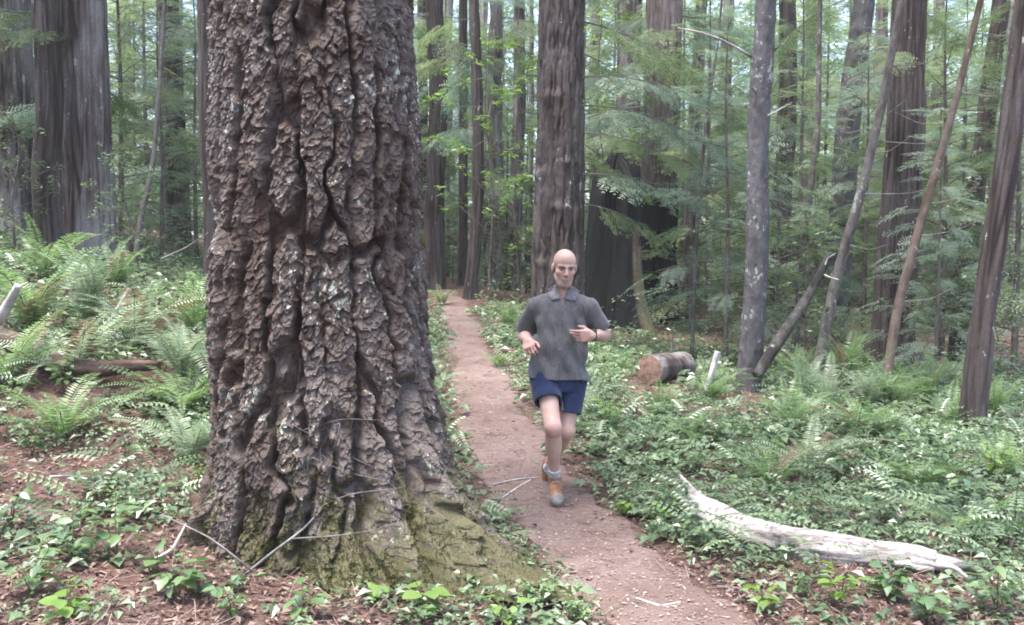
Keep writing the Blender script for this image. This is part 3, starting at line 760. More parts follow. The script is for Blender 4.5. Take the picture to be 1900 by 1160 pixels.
side_branch(g_, b, [at(1398, 108, 11), at(1370, 90, 10.9), at(1335, 72, 10.8), at(1300, 60, 10.7), at(1258, 52, 10.6)], 0.02, 0.007, 'dead')
side_branch(g_, b, [at(1392, 232, 11), at(1430, 212, 10.8), at(1470, 190, 10.7)], 0.012, 0.004, 'dead', seed=3)
side_branch(g_, b, [at(1432, 98, 11), at(1455, 80, 10.8), at(1463, 70, 10.7)], 0.012, 0.004, 'dead', seed=4)

# charred redwood and the burnt stump leaning on it
def charred():
    base = gp(1216, 19.5); base[2] -= 0.15
    t = thing('redwood_tree', 'redwood with a blackened charred foot and grey upper trunk beyond the runner', 'tree', base)
    d = 19.5; top = at(1228, 0, d / math.cos(PITCH)); top[1] = d; hv = top[2] - base[2]; lean = (top - base) / hv
    def extra(P, s, th, R):
        TH, SS = np.meshgrid(th, s)
        a = np.angle(np.exp(1j * (TH + math.radians(95))))
        hole = np.exp(-(a / 0.55)**4) * sstep(2.7, 1.6, SS + 0.5 * perlin(np.cos(TH) * 4, np.sin(TH) * 4, SS * 1.5))
        ch = sstep(3.4, 2.3, SS + 0.9 * perlin(np.cos(TH) * 3, np.sin(TH) * 3, SS * 0.8))
        return -0.22 * hole, {'char': ch, 'moss': 0.5 * np.exp(-((SS - 3.0) / 0.5)**2) * np.exp(-(np.angle(np.exp(1j * (TH + 1.9))) / 0.6)**2)}
    make_trunk(t, base, [base, base + lean * hv * 0.5, top, base + lean * (hv + 9)], 0.40, 0.28, 'burnt', M['burnt'], 90, 0.05, hv + 0.4, seed=61, flare=0.22, extra=extra)
    high_crown(t, Vector(lean * (hv + 1.6)), 1.0, 1); made = t
    base = gp(1132, 17.8); base[2] -= 0.15
    t = thing('tree_stump', 'tall burnt hollow stump with a mossy flank behind the runner\'s shoulder', 'stump', base)
    H = 3.4
    def extra(P, s, th, R):
        TH, SS = np.meshgrid(th, s)
        a = np.angle(np.exp(1j * (TH + math.radians(112))))
        hole = np.exp(-(a / 0.6)**4) * sstep(3.0, 2.2, SS)
        rag = -0.42 * sstep(H - 0.9 - 1.3 * perlin(np.cos(TH) * 2.2, np.sin(TH) * 2.2, 0.5), H + .1, SS + 0.25 * perlin(np.cos(TH) * 7, np.sin(TH) * 7, SS * 3))
        am = np.angle(np.exp(1j * (TH + math.radians(42))))
        buttress = 0.42 * np.exp(-(am / 0.34)**2) * np.exp(-SS / 0.8)
        return -0.26 * hole + rag + buttress, {'char': 0.95 * np.exp(-(a / 0.95)**4) + 0.85 - 0.8 * np.exp(-(am / 0.36)**2) * sstep(2.6, 1.4, SS), 'moss': 0.95 * np.exp(-(am / 0.30)**2) * sstep(2.3, 1.2, SS) + 0.3 * np.exp(-SS / 0.4)}
    make_trunk(t, base, [base, base + [0.05, 0, H * .5], base + [0.12, 0, H]], 0.54, 0.42, 'burnt', M['burnt'], 90, 0.045, H, seed=63, flare=0.15, extra=extra)
    return made
CHARRED = charred()

# low boughs hanging from the taller trees
def bough_mesh(seed, mat, L=1.9):
    r = np.random.default_rng(seed); g = Geo(); w = Geo()
    c = lambda f: np.array([L * f, 0.15 * math.sin(2.5 * f + seed), 0.12 * L * f - 0.30 * L * f * f])
    for k in range(15):
        f = 0.18 + 0.82 * (k + 1) / 15; sd = (1 if k % 2 else -1) * r.uniform(.35, .95) * (k < 14)
        scatter(g, SPRAY_MID[k % 3], orient(np.array([sd]), np.array([-.25 - .5 * f * r.random()]), r.normal(0, .3, 1)), c(f)[None], np.array([r.uniform(.5, .95) * (1.1 - .35 * f)]), r.random(1))
    tw = tube([c(f) for f in np.linspace(0, 1, 6)], .014, .004, 5, 12)
    return g.mesh('bough', M[mat]), mesh_np('limb', tw[0], tw[1], M['twig'], {'tint': np.full(len(tw[0]), .4)})
BOUGHS = [bough_mesh(400 + k, m_) for k, m_ in enumerate(('conifer', 'conifer_pale', 'conifer', 'conifer'))]
def hang_boughs(i, base, lean, hv, r0, n, zlo, zhi, sc):
    r = np.random.default_rng(800 + i); t = TREE_OBJ[i]
    for k in range(n):
        z = hv * (zlo + (zhi - zlo) * (k + r.random()) / n); a = r.uniform(0, 2 * math.pi)
        fo, li = BOUGHS[r.integers(4)]
        lo = put('limb', li, t, Vector(lean * z)); lo.rotation_euler = (0, r.uniform(-.1, .25), a); lo.scale = (sc * r.uniform(.7, 1.2),) * 3
        put('bough', fo, lo)
for i, n_, zl, zh, sc in ((0, 3, .45, .95, .9), (2, 4, .5, 1.0, .9), (3, 9, .25, 1.05, 1.0), (5, 6, .78, 1.08, 1.1), (6, 8, .3, 1.05, 1.2), (7, 7, .35, 1.05, 1.0), (8, 6, .55, 1.05, .8), (9, 9, .3, 1.05, 1.2), (10, 9, .3, 1.05, 1.2), (11, 9, .25, 1.05, 1.3),
                          (13, 9, .3, 1.0, 1.3), (14, 11, .3, 1.05, 1.1), (16, 11, .25, 1.05, 1.2), (17, 7, .4, 1.05, .9), (18, 3, .6, 1.0, .9), (19, 10, .3, 1.05, 1.1)):
    hang_boughs(i, *TREE_GEO[i], n_, zl, zh, sc)
r_ = np.random.default_rng(12)
for z_ in (2.2, 2.6, 2.9, 3.2, 3.6, 4.0, 4.4, 4.9):      # boughs of the dark fir that hang over the burnt stump
    fo, li = BOUGHS[r_.integers(4)]
    lo = put('limb', li, TREE_OBJ[12], Vector((0.25, 0, z_))); lo.rotation_euler = (0, r_.uniform(-.05, .25), r_.uniform(-.55, .5)); lo.scale = (r_.uniform(.65, 1.1),) * 3
    put('bough', fo, lo)
TREE_OBJ.append(CHARRED); hang_boughs(len(TREE_OBJ) - 1, np.array(CHARRED.location), np.array([.02, 0, 1.0]), 6.5, .4, 16, .40, 1.1, 1.15)

# ------------------------------------------------------------------ understory trees
def tree_templates():
    T = {}
    for k, (H, R, n, tpl, mt) in enumerate([(7.5, 1.7, 62, SPRAY_MID, 'conifer'), (6.0, 1.5, 52, SPRAY_MID, 'conifer_pale'), (9.0, 2.1, 74, SPRAY_MID, 'conifer'), (4.6, 1.25, 42, SPRAY_MID, 'conifer')]):
        g, w = conifer_crown(200 + k, H, R, n, tpl, zlo=0.10, size=0.85, per=2, droop=0.2)
        tube_geo(w, [(0, 0, -0.1), (0.04, 0.02, H * .4), (-0.03, 0.03, H * .75), (0, 0, H)], 0.02 + 0.005 * H, 0.006, nseg=8, n=20, bump=0.004)
        T['con%d' % k] = (g.mesh('crown', M[mt]), w.mesh('trunk', M['pole_twig']), H)
    for k, (H, R, n, lf, mt, tp) in enumerate([(4.8, 1.7, 17, 0.12, 'bright_leaf', LEAF_NARROW), (3.4, 1.0, 26, 0.09, 'bush', LEAF), (2.2, 0.8, 24, 0.06, 'bush', LEAF)]):
        g, w = broadleaf_crown(240 + k, H, R, n, lf, 9, 0.2, tp)
        tube_geo(w, [(0, 0, -0.1), (0.1, 0.05, H * .4), (-0.05, 0.08, H * .7), (0.02, 0, H * .93)], 0.022, 0.006, nseg=6, n=12, bump=0.004)
        T['leaf%d' % k] = (g.mesh('crown', M[mt]), w.mesh('trunk', M['pole_twig']), H)
    return T
M['pole_twig'] = plain_material('sapling_bark', (0.06, 0.045, 0.038), (0.15, 0.125, 0.115), 14, 0.85, (1, 1, 0.4), 0.01)
TT = tree_templates()
def young_tree(key, px, d, sc, rz, label, group=None, name=None):
    c, w, H = TT[key]; p = gp(px, d)
    t = thing(name or ('conifer_sapling' if key.startswith('con') else 'leafy_sapling'), label, 'sapling', p, rz, group)
    t.scale = (sc,) * 3
    put('trunk', w, t); put('crown', c, t)
    return t
SAP = [  # template, column, distance, scale, label
 ('con0', 225, 16.5, 0.95, 'green conifer sapling filling the gap beside the striped redwood'),
 ('con2', 275, 23.0, 1.0, 'tall conifer sapling behind the curved dark stem'),
 ('con1', 365, 15.5, 0.8, 'pale conifer sapling between the straight brown trunk and the great fir'),
 ('con3', 300, 14.5, 0.9, 'small dark conifer sapling standing in the fern bank gap'),
 ('con0', 345, 27.0, 1.2, 'distant conifer sapling behind the straight brown trunk near the great fir'),
 ('con3', 60, 17.0, 1.1, 'small conifer sapling in the slit between the two leftmost redwoods'),
 ('con2', 830, 28.0, 1.15, 'tall conifer sapling over the far end of the trail'),
 ('con0', 760, 24.0, 1.1, 'conifer sapling whose boughs show past the great fir\'s edge'),
 ('con1', 900, 30.0, 1.2, 'pale distant conifer sapling above the trail bend'),
 ('leaf0', 905, 17.0, 1.05, 'yellow-green broadleaf sapling above the trail'),
 ('leaf0', 965, 19.0, 1.15, 'bright leafy sapling at the edge of the dark fir'),
 ('con0', 955, 33.0, 1.3, 'far conifer sapling beyond the pale brown trunk beside the dark fir'),
 ('leaf0', 1112, 21.0, 1.45, 'bright yellow-green leafy sapling just past the dark fir'),
 ('con2', 1110, 30.0, 1.2, 'tall far conifer sapling between the dark fir and the hazy pale redwood'),
 ('con0', 1310, 18.5, 1.0, 'conifer sapling with sagging boughs near the thin pale brown trunk'),
 ('con1', 1345, 13.5, 0.85, 'pale conifer sapling behind the smooth grey trunk\'s dead branch'),
 ('con2', 1350, 26.0, 1.1, 'tall conifer sapling far behind the smooth grey trunk'),
 ('con0', 1480, 17.5, 1.0, 'conifer sapling crowding the slim dark stem'),
 ('con3', 1440, 14.5, 1.0, 'small conifer sapling tucked beside the smooth grey trunk'),
 ('con2', 1530, 27.0, 1.15, 'tall far conifer sapling behind the pale leaning trunk'),
 ('con1', 1600, 16.0, 0.95, 'pale conifer sapling between the pale trunk and the dark red redwood'),
 ('con0', 1745, 15.0, 0.95, 'conifer sapling filling the space behind the orange pole'),
 ('con2', 1700, 24.0, 1.1, 'tall conifer sapling far behind the dark red redwood'),
 ('con1', 1735, 12.0, 0.62, 'small pale conifer sapling between the orange pole and the shreddy cedar'),
 ('con0', 1880, 14.0, 0.95, 'conifer sapling behind the shreddy cedar at the photo\'s right border'),
 ('leaf1', 1755, 13.0, 0.9, 'grey-green leafy bush low behind the orange pole'),
 ('leaf1', 1490, 13.0, 0.75, 'leafy bush behind the slanting lichened limb'),
 ('leaf1', 1340, 15.5, 0.8, 'leafy bush in the dim hollow past the cut log'),
 ('leaf2', 1850, 10.5, 0.9, 'leafy bush at the foot of the shreddy cedar'),
 ('leaf2', 30, 12.0, 0.9, 'twiggy bush in front of the leftmost grey redwood'),
 ('leaf2', 230, 11.5, 0.8, 'twiggy leafy bush before the striped redwood\'s foot'),
 ('leaf1', 920, 20.0, 0.7, 'low leafy bush on the trail\'s far right verge'),
 ('leaf2', 840, 22.0, 0.8, 'low leafy bush where the trail bends out of sight'),
]
for i, (k, px, d, sc, lab) in enumerate(SAP):
    young_tree(k, px, d, sc, i * 2.1, lab)

# the green screen behind the trunks: young conifers nothing tells apart
r_ = np.random.default_rng(55); k_ = 0
for row, (d0, d1, cols, s0, s1) in enumerate(((21.5, 25, (30, 150, 262, 360, 735, 1100, 1200, 1300, 1410, 1500, 1585, 1690, 1790, 1890), .8, 1.1), (26, 30, (90, 210, 300, 400, 745, 880, 935, 1070, 1150, 1250, 1330, 1385, 1470, 1560, 1640, 1745, 1840), .9, 1.3), (31, 35, (40, 180, 330, 720, 800, 905, 980, 1060, 1190, 1290, 1370, 1440, 1530, 1610, 1680, 1780, 1870), 1.1, 1.6), (36, 42, (10, 110, 250, 380, 700, 780, 860, 930, 1015, 1120, 1230, 1320, 1405, 1490, 1580, 1660, 1730, 1820, 1900), 1.4, 2.1))):
    for px in cols:
        young_tree(('con0', 'con2', 'con1', 'con2')[r_.integers(4)], px + r_.uniform(-20, 20), r_.uniform(d0, d1), r_.uniform(s0, s1), r_.uniform(0, 6.28), 'young conifer in the green screen of boughs far behind the trunks', 'young conifers of the green screen')

# wood beyond: reads as one mass of boughs
def far_wood():
    r = np.random.default_rng(77); g = Geo()
    n = 115
    y = r.uniform(42, 66, n); x = r.uniform(-0.62, 0.62, n) * y * 1.15
    for k in range(n):
        z0 = float(terrain(x[k], y[k])); H = r.uniform(9, 24); m = 28
        t = r.random(m)**0.8; a = r.uniform(0, 2 * np.pi, m); R = (1 - t * 0.75) * r.uniform(1.4, 2.6)
        rad = R * np.sqrt(r.random(m))
        T = np.stack([x[k] + rad * np.cos(a), y[k] + rad * np.sin(a), z0 + 0.3 + t * H], 1)
        scatter(g, SPRAY_FAR[k % 2], orient(a, r.uniform(-.5, .2, m), r.normal(0, .4, m)), T, r.uniform(1.6, 3.0, m), np.clip(r.random() + r.normal(0, .2, m), 0, 0.92))
    V = np.concatenate(g.v)
    tag(put('forest', g.mesh('forest', M['conifer'])), 'hazy green mass of far forest boughs behind all the trunks', 'forest', kind='stuff')
far_wood()
def far_trunks():
    r = np.random.default_rng(78)
    spec = [(245, 30, 'seen between the striped redwood and the curved dark stem'), (842, 34, 'straight over the trail bend'), (892, 38, 'in the gap right of the slender trailside trunk'),
            (1105, 36, 'in the gap right of the dark fir'), (1336, 34, 'left of the smooth grey trunk'), (1482, 31, 'by the slim dark sapling stem'), (1618, 30, 'left of the dark red redwood'), (1722, 33, 'behind the orange leaning pole'), (1868, 30, 'left of the shreddy cedar\'s top')]
    for k, (px, d, lab) in enumerate(spec):
        base = gp(px, d); base[2] -= 0.1
        t = thing('far_tree', 'faint distant trunk among the boughs ' + lab, 'tree', base, group='faint distant trunks')
        make_trunk(t, base, [base, base + [r.normal(0, .3), 0, 8], base + [r.normal(0, .5), 0, 18]], r.uniform(0.16, 0.34), 0.12, 'redwood', M['redwood'], 16, 0.4, 14, seed=90 + k, flare=0.15)
far_trunks()
# ------------------------------------------------------------------ fallen wood
def ground_path(pix, lift=0.0):
    return [gpp(px, py) + np.array([0, 0, lift]) for px, py in pix]
def log_mesh(P, radii, nseg, n, bump, seed, grain=True):
    Q, s = resample(P, n); th = np.linspace(0, 2 * np.pi, nseg, endpoint=False)
    r = np.interp(np.linspace(0, 1, n), np.linspace(0, 1, len(radii)), radii)
    TH, SS = np.meshgrid(th, s); cx, cy = np.cos(TH), np.sin(TH)
    d = bump * (0.6 * perlin(cx * 1.2 + seed, cy * 1.2, SS * 2.5) + 0.5 * perlin(cx * 3.5 + seed, cy * 3.5, SS * 1.2) + 0.3 * perlin(cx * 8, cy * 8 + seed, SS * 3))
    return sweep(Q, r, th, d)
def add_log(name, label, cat, P, radii, mat, nseg=28, n=60, bump=0.02, seed=0):
    base = np.array(P[0]); t = thing(name, label, cat, base)
    V, F = log_mesh(P, radii, nseg, n, bump, seed)
    put('bark' if mat != 'white_log' else 'wood', mesh_np('wood', V - base, fix_caps(F), M[mat], {'ridge': np.full(len(V), .6), 'moss': np.full(len(V), .15)}, smooth=True), t)
    return t, base

pts = ground_path([(1285, 962), (1370, 1008), (1480, 1035), (1590, 1046), (1690, 1060), (1735, 1066)], 0.05)
pts[0] = pts[0] + [0, 0, 0.03]; pts[1] = pts[1] + [0, 0, .02]
pts_log = pts
t, b = add_log('fallen_log', 'bleached white fallen log with a splintered end beside the trail', 'log', pts, [0.066, 0.092, 0.108, 0.106, 0.084, 0.052], 'white_log', 40, 120, 0.045, 3)
for q, (sp, r0, r1) in enumerate([([pts[1] + [-.06, -.03, .02], pts[0] + [0, -.03, .0], gpp(1250, 948) + [0, 0, .10]], .046, .016),
                     ([pts[1] + [-.06, .03, .05], pts[0] + [0.02, .03, .05], gpp(1262, 936) + [0, 0, .19]], .040, .012),
                     ([pts[1] + [-.06, -.02, -.02], pts[0] + [0.05, -.05, -.03], gpp(1275, 974) + [0, 0, .04]], .040, .014),
                     ([pts[-2] + [-.02, 0, .02], pts[-1] + [.1, .0, .0], gpp(1826, 1070) + [0, 0, .025]], .040, .010),
                     ([pts[-2] + [-.02, -.04, .0], pts[-1] + [.08, -.05, -.01], gpp(1800, 1084) + [0, 0, .012]], .032, .010)]):
    V, F = log_mesh(sp, [r0, r0 * .8, r1], 10, 16, 0.012, q + 5)
    put('splinter', mesh_np('splinter', V - b, fix_caps(F), M['white_log'], smooth=True), t)
k0 = np.array(pts[2]) + [0.22, -0.09, 0.05]
V, F = log_mesh([k0 + [0, .03, 0], k0 + [0, -.01, 0], k0 + [0, -.022, .003]], [.034, .026, .016], 10, 6, .01, 4)
put('knot', mesh_np('knot', V - b, fix_caps(F), M['dark_wood'], smooth=True), t)

def cut_log():
    g0 = gpp(1205, 714); c = at(1205, 686, g0[1]); base = c - [0, 0, 0.15]
    t = thing('cut_log', 'sawn log with its round pale end facing the trail', 'log', base)
    ax = np.array([0.62, 0.78, -0.02]); ax /= np.linalg.norm(ax); L = 0.80; R = 27.5 / F_PX * g0[1]
    P = [c + ax * L * f for f in (0, .33, .66, 1)]
    V, F = log_mesh(P, [R, R, R * .97, R * .95], 40, 30, .018, 8)
    put('bark', mesh_np('bark', V - base, fix_caps(F), M['redwood'], {'ridge': np.full(len(V), .5), 'moss': np.full(len(V), .15)}, smooth=True), t)
    _, A, B = frames(np.array(P)); th = np.linspace(0, 2 * np.pi, 40, endpoint=False)
    Vd = [c - ax * 0.012]; 
    for rr_ in (.4, .75, .955): Vd += [c - ax * (0.010 if rr_ < .9 else 0.004) + R * rr_ * (1 + .03 * math.sin(3 * a + 1)) * (math.cos(a) * A[0] + math.sin(a) * B[0]) for a in th]
    Fd3 = [[0, 1 + (k + 1) % 40, 1 + k] for k in range(40)]
    Fd4 = [[1 + q * 40 + k, 1 + q * 40 + (k + 1) % 40, 1 + (q + 1) * 40 + (k + 1) % 40, 1 + (q + 1) * 40 + k] for q in (0, 1) for k in range(40)]
    put('cut_end', mesh_np('cut_end', np.array(Vd) - base, [np.array(Fd4), np.array(Fd3)], M['cut_wood'], smooth=True), t)
    side_branch(t, base, [c + ax * .5 + [0, 0, .15], c + ax * .52 + [0, 0, .3], c + ax * .5 + [.02, 0, .46]], .012, .006, 'twig', 'branch_stub')
cut_log()

LOGS = [
 ('fallen_branch', 'dark fallen limb lying in the leaf litter left of the great fir', [(-60, 632), (20, 660), (100, 705), (180, 722), (250, 715), (298, 712)], [.065, .07, .075, .07, .06, .035], 'dark_wood', .14),
 ('fallen_branch', 'thick pale broken branch end poking in at the photo\'s left border', [(-30, 610), (6, 592), (34, 548)], [.05, .045, .03], 'dead', .20),
 ('wood_shard', 'short pale splintered wood piece above the dark fallen limb', [(188, 632), (225, 640), (268, 650)], [.03, .04, .012], 'dead', .06),
 ('dead_stick', 'grey stick standing aslant among the bank ferns', [(186, 622), (215, 580), (240, 540)], [.02, .022, .015], 'dead', .10),
 ('dead_stick', 'thin pale stick lying on the litter below the bank', [(92, 893), (130, 894), (168, 902)], [.007, .008, .005], 'dead', .02),
 ('dead_stick', 'pale weathered stake leaning in the ferns past the cut log', [(1300, 745), (1318, 742), (1322, 740)], [.03, .03, .03], 'dead', .02),
 ('dead_stick', 'long thin pale twig lying across the trail by the runner\'s foot', [(915, 905), (955, 895), (1000, 893)], [.006, .006, .004], 'dead', .015),
 ('dead_stick', 'short thin pale twig crossing the longer one on the trail', [(932, 930), (960, 912), (985, 896)], [.006, .006, .004], 'dead', .015),
 ('dead_stick', 'grey twig half buried at the trail\'s near end', [(1180, 1120), (1225, 1135), (1262, 1128)], [.005, .006, .004], 'dead', .012),
 ('dead_stick', 'slim brown twig on the trail edge below the white log', [(1330, 1095), (1380, 1098), (1430, 1086)], [.006, .006, .004], 'twig', .012),
 ('dead_stick', 'pale forked stick among the seedlings in the bottom left corner', [(270, 1062), (320, 1035), (345, 985)], [.008, .008, .006], 'dead', .03),
 ('fallen_branch', 'bare grey branch arching over the bank ferns by the great fir', [(300, 500), (345, 480), (384, 440)], [.007, .006, .003], 'dead_twig', .25),
]
for i, (nm, lab, pix, rad, mt, lift) in enumerate(LOGS):
    P = ground_path(pix, lift)
    if 'stake' in lab: P = [gpp(1304, 748), at(1318, 700, P[0][1]), at(1332, 652, P[0][1])]
    if 'aslant' in lab: P = [gpp(188, 625), at(212, 585, gpp(188, 625)[1]), at(240, 535, gpp(188, 625)[1])]
    if 'arching' in lab: P = [at(300, 480, 8.0), at(345, 460, 7.9), at(386, 432, 7.8)]
    if 'broken branch end' in lab: P = [gpp(-30, 640) + [0, 0, .05], at(4, 585, gpp(-30, 640)[1] - .1), at(34, 530, gpp(-30, 640)[1] - .2)]
    add_log(nm, lab, 'branch' if nm != 'wood_shard' else 'wood', P, rad, mt, 12 if max(rad) < .03 else 22, 30, max(rad) * 0.25, i + 30)

def leaning_twig():
    d = 4.55
    base = gpp(452, 1078)
    t = thing('dead_branch', 'lichened forked dead branch propped against the great fir\'s foot', 'branch', base)
    P0 = base + [0, 0, .01]
    side_branch(t, base, [P0, at(505, 1025, d - .02), at(560, 985, d + .03), at(620, 922, d + .08)], .008, .0035, 'dead_twig', 'main_stem')
    side_branch(t, base, [at(470, 1062, d - .05), at(430, 1028, d - .1), at(385, 995, d - .1), at(300, 955, d + .05)], .0055, .003, 'dead_twig', 'fork')
    side_branch(t, base, [at(612, 930, d + .07), at(660, 915, d), at(745, 905, d)], .004, .0015, 'twig', 'twig')
    side_branch(t, base, [at(540, 1000, d), at(620, 995, d - .05), at(690, 985, d - .05), at(745, 968, d - .05)], .005, .002, 'twig', 'twig')
    side_branch(t, base, [at(460, 1070, d), at(440, 1050, d - .03), at(425, 1062, d - .06)], .0035, .0015, 'dead_twig', 'twig')
    b2 = at(600, 850, 4.62)
    t2 = thing('dead_twigs', 'tangle of fine grey twigs caught on the great fir\'s bark', 'twigs', b2)
    r = np.random.default_rng(9)
    for k in range(11):
        a = at(r.uniform(560, 620), r.uniform(790, 850), 4.64); e = at(r.uniform(540, 720), r.uniform(760, 910), 4.60)
        side_branch(t2, b2, [a, (a + e) / 2 + r.normal(0, .03, 3) * [1, .2, 1], e], .0018, .0008, 'dead_twig', 'twig', k)
leaning_twig()

# ------------------------------------------------------------------ ferns
def frond_mesh(seed, pairs=30, arch=0.55, name='frond', mat='fern'):
    """Frond of unit length: arching midrib with two rows of narrow leaflets."""
    r = np.random.default_rng(seed); g = Geo()
    tt = np.linspace(0, 1, 40); ang = 1.05 - (0.9 + arch) * tt**1.15
    dx, dz = np.cos(ang) / 39, np.sin(ang) / 39
    X = np.concatenate([[0], np.cumsum(dx[:-1])]); Zc = np.concatenate([[0], np.cumsum(dz[:-1])])
    C = lambda t: np.array([np.interp(t, tt, X), 0.03 * math.sin(3 * t + seed), np.interp(t, tt, Zc)])
    tube_geo(g, [C(t) for t in np.linspace(0, 1, 8)], .0055, .0015, nseg=3, n=9, tint=0.25)
    V = []
    for k in range(pairs):
        t = 0.10 + 0.89 * k / (pairs - 1)
        a = C(t); d = C(min(1, t + .02)) - C(t - .02); d /= np.linalg.norm(d)
        l = 0.125 * (min(1, (t - .05) * 4.5))**0.6 * (1 - t)**0.55 * 1.35 + 0.006
        for s in (-1, 1):
            sd = np.array([0, s, 0]) * 0.93 + d * 0.32 + np.array([0, 0, r.uniform(-.28, .05)]); sd /= np.linalg.norm(sd)
            wv = np.cross(sd, np.array([0, 0, 1.0])) * s
            V.append(diamond(a, sd, d * .98, l * r.uniform(.9, 1.08), 0.030 * (0.5 + 0.5 * (1 - t))))
    V = np.array(V); g.add(V.reshape(-1, 3), np.arange(V.shape[0] * 4).reshape(-1, 4), np.repeat(r.uniform(.3, .8, len(V)), 4))
    return g.mesh(name, M[mat])
FRONDS = {m: [frond_mesh(300 + k, arch=a, mat=m) for k, a in enumerate((0.25, 0.55, 0.8, 1.05))] for m in ('fern', 'fern_pale', 'fern_brown')}
def fern(px, d, size, n, label, mat='fern', up=0.0, seed=0):
    p = gp(px, d); r = np.random.default_rng(500 + seed)
    t = thing('sword_fern', label, 'fern', p)
    for k in range(n + 3):
        o = put('frond', FRONDS['fern_brown' if r.random() < .06 else mat][r.integers(0, 2) if up > .3 else r.integers(4)], t)
        s = size * (1.2 if px < 400 else 0.95 if px > 1280 else 1.0) * r.uniform(0.65, 1.1)
        o.scale = (s, s * r.uniform(.85, 1.15), s)
        o.rotation_euler = (r.normal(0, .18), -r.uniform(-.15, .35) - up * 1.3, k * 2.39996 + r.uniform(-.3, .3))
        o.location = (r.normal(0, .015), r.normal(0, .015), 0.0)
    return t
FERNS = [
 (1318, 9.6, .66, 14, 'sword fern beside the leaning weathered stake', 'fern', .1),
 (1300, 11.2, .62, 11, 'sword fern sprouting behind the sawn log', 'fern_pale', .1),
 (1572, 11.0, .90, 16, 'upright sword fern below the pale leaning trunk', 'fern', .35),
 (1655, 9.6, .80, 16, 'sword fern at the foot of the orange pole, some fronds browning', 'fern', .3),
 (1716, 9.9, .75, 13, 'sword fern in front of the dark red redwood\'s foot', 'fern', .25),
 (1462, 8.3, .66, 13, 'light green sword fern just before the smooth grey trunk', 'fern', .25),
 (1500, 7.0, .78, 11, 'pale wide fern with flat fronds midway down the right slope', 'fern_pale', -.05),
 (1600, 8.0, .75, 12, 'wide arching fern above the white log\'s middle', 'fern', 0),
 (1770, 8.9, .70, 12, 'sword fern pressed against the shreddy cedar', 'fern', .2),
 (1860, 7.0, .70, 12, 'dark fern before the shreddy cedar at the photo\'s right border', 'fern', .1),
 (1700, 6.7, .62, 10, 'fern with drooping fronds between white log and cedar', 'fern', 0),
 (1800, 5.6, .55, 9, 'low fern behind the thin end of the white log', 'fern', -.05),
 (1150, 11.5, .5, 10, 'small bright fern between the runner and the sawn log', 'fern', .1),
 (1090, 8.4, .48, 9, 'light fern by the trail next to the runner\'s hip', 'fern_pale', .1),
 (1230, 8.8, .55, 9, 'fern in the green tangle below the sawn log', 'fern', .05),
 (940, 13.8, .62, 13, 'bright fern clump at the foot of the dark fir', 'fern', .3),
 (975, 13.0, .55, 11, 'second fern clump at the dark fir, nearest the runner\'s sleeve', 'fern', .25),
 (925, 10.6, .45, 9, 'small fern on the trail\'s right verge uphill of the runner', 'fern', .05),
 (820, 17.2, .6, 11, 'fern at the foot of the straight brown trunk by the bend', 'fern', .1),
 (165, 9.2, .75, 12, 'tall fern with one pale upright frond before the striped redwood', 'fern_pale', .45),
 (60, 8.6, .90, 13, 'large arching fern at the photo\'s left border on the bank', 'fern', .15),
 (20, 7.4, .75, 12, 'fern with long fronds low on the bank by the left border', 'fern', 0),
 (250, 8.7, .80, 13, 'broad fern on the crest of the bank', 'fern_pale', .1),
 (335, 8.0, .85, 14, 'broad pale fern spreading beside the great fir', 'fern_pale', 0),
 (345, 7.3, .65, 12, 'fern hanging over the dark fallen limb', 'fern', -.05),
 (130, 7.6, .75, 12, 'fern in the middle of the bank above the dark limb', 'fern_pale', .05),
 (210, 10.4, .70, 11, 'far fern on the bank behind the twiggy leafy bush', 'fern', .2),
 (362, 9.4, .80, 12, 'fern peeking out right behind the great fir\'s edge', 'fern', .2),
 (85, 10.4, .80, 12, 'far fern below the narrow dark redwood', 'fern', .2),
 (810, 9.2, .42, 8, 'small pale fern between the great fir and the trail', 'fern_pale', .1),
 (812, 7.4, .36, 7, 'tiny fern at the great fir\'s trail side', 'fern', .0),
 (1482, 12.0, .80, 13, 'dim fern behind the slanting lichened limb', 'fern', .3),
 (1690, 11.8, .85, 13, 'fern right behind the orange pole\'s foot', 'fern', .3),
 (1760, 11.2, .80, 13, 'fern between the orange pole and the cedar', 'fern_pale', .25),
 (1845, 9.6, .75, 12, 'fern behind the shreddy cedar, nearest the right border', 'fern', .25),
 (1540, 9.2, .75, 13, 'tall pale fern in the middle of the right-hand fern belt', 'fern_pale', .35),
 (1500, 10.4, .80, 13, 'fern clump under the slanting lichened limb', 'fern_pale', .3),
 (1610, 9.6, .80, 14, 'fern clump between the upright fern and the orange pole', 'fern_pale', .25),
 (1280, 7.6, .55, 10, 'broad fern right of the runner\'s shin', 'fern', 0),
 (1430, 6.6, .60, 10, 'yellowish fern above the white log\'s thick part', 'fern', .1),
 (110, 6.5, .60, 10, 'fern below the dark fallen limb near the left border', 'fern', 0),
 (350, 6.3, .55, 9, 'fern leaning on the great fir\'s left side', 'fern_pale', .1),
]
for i, (px, d, sz, n, lab, mt, up) in enumerate(FERNS): fern(px, d, sz, n, lab, mt, up, i)

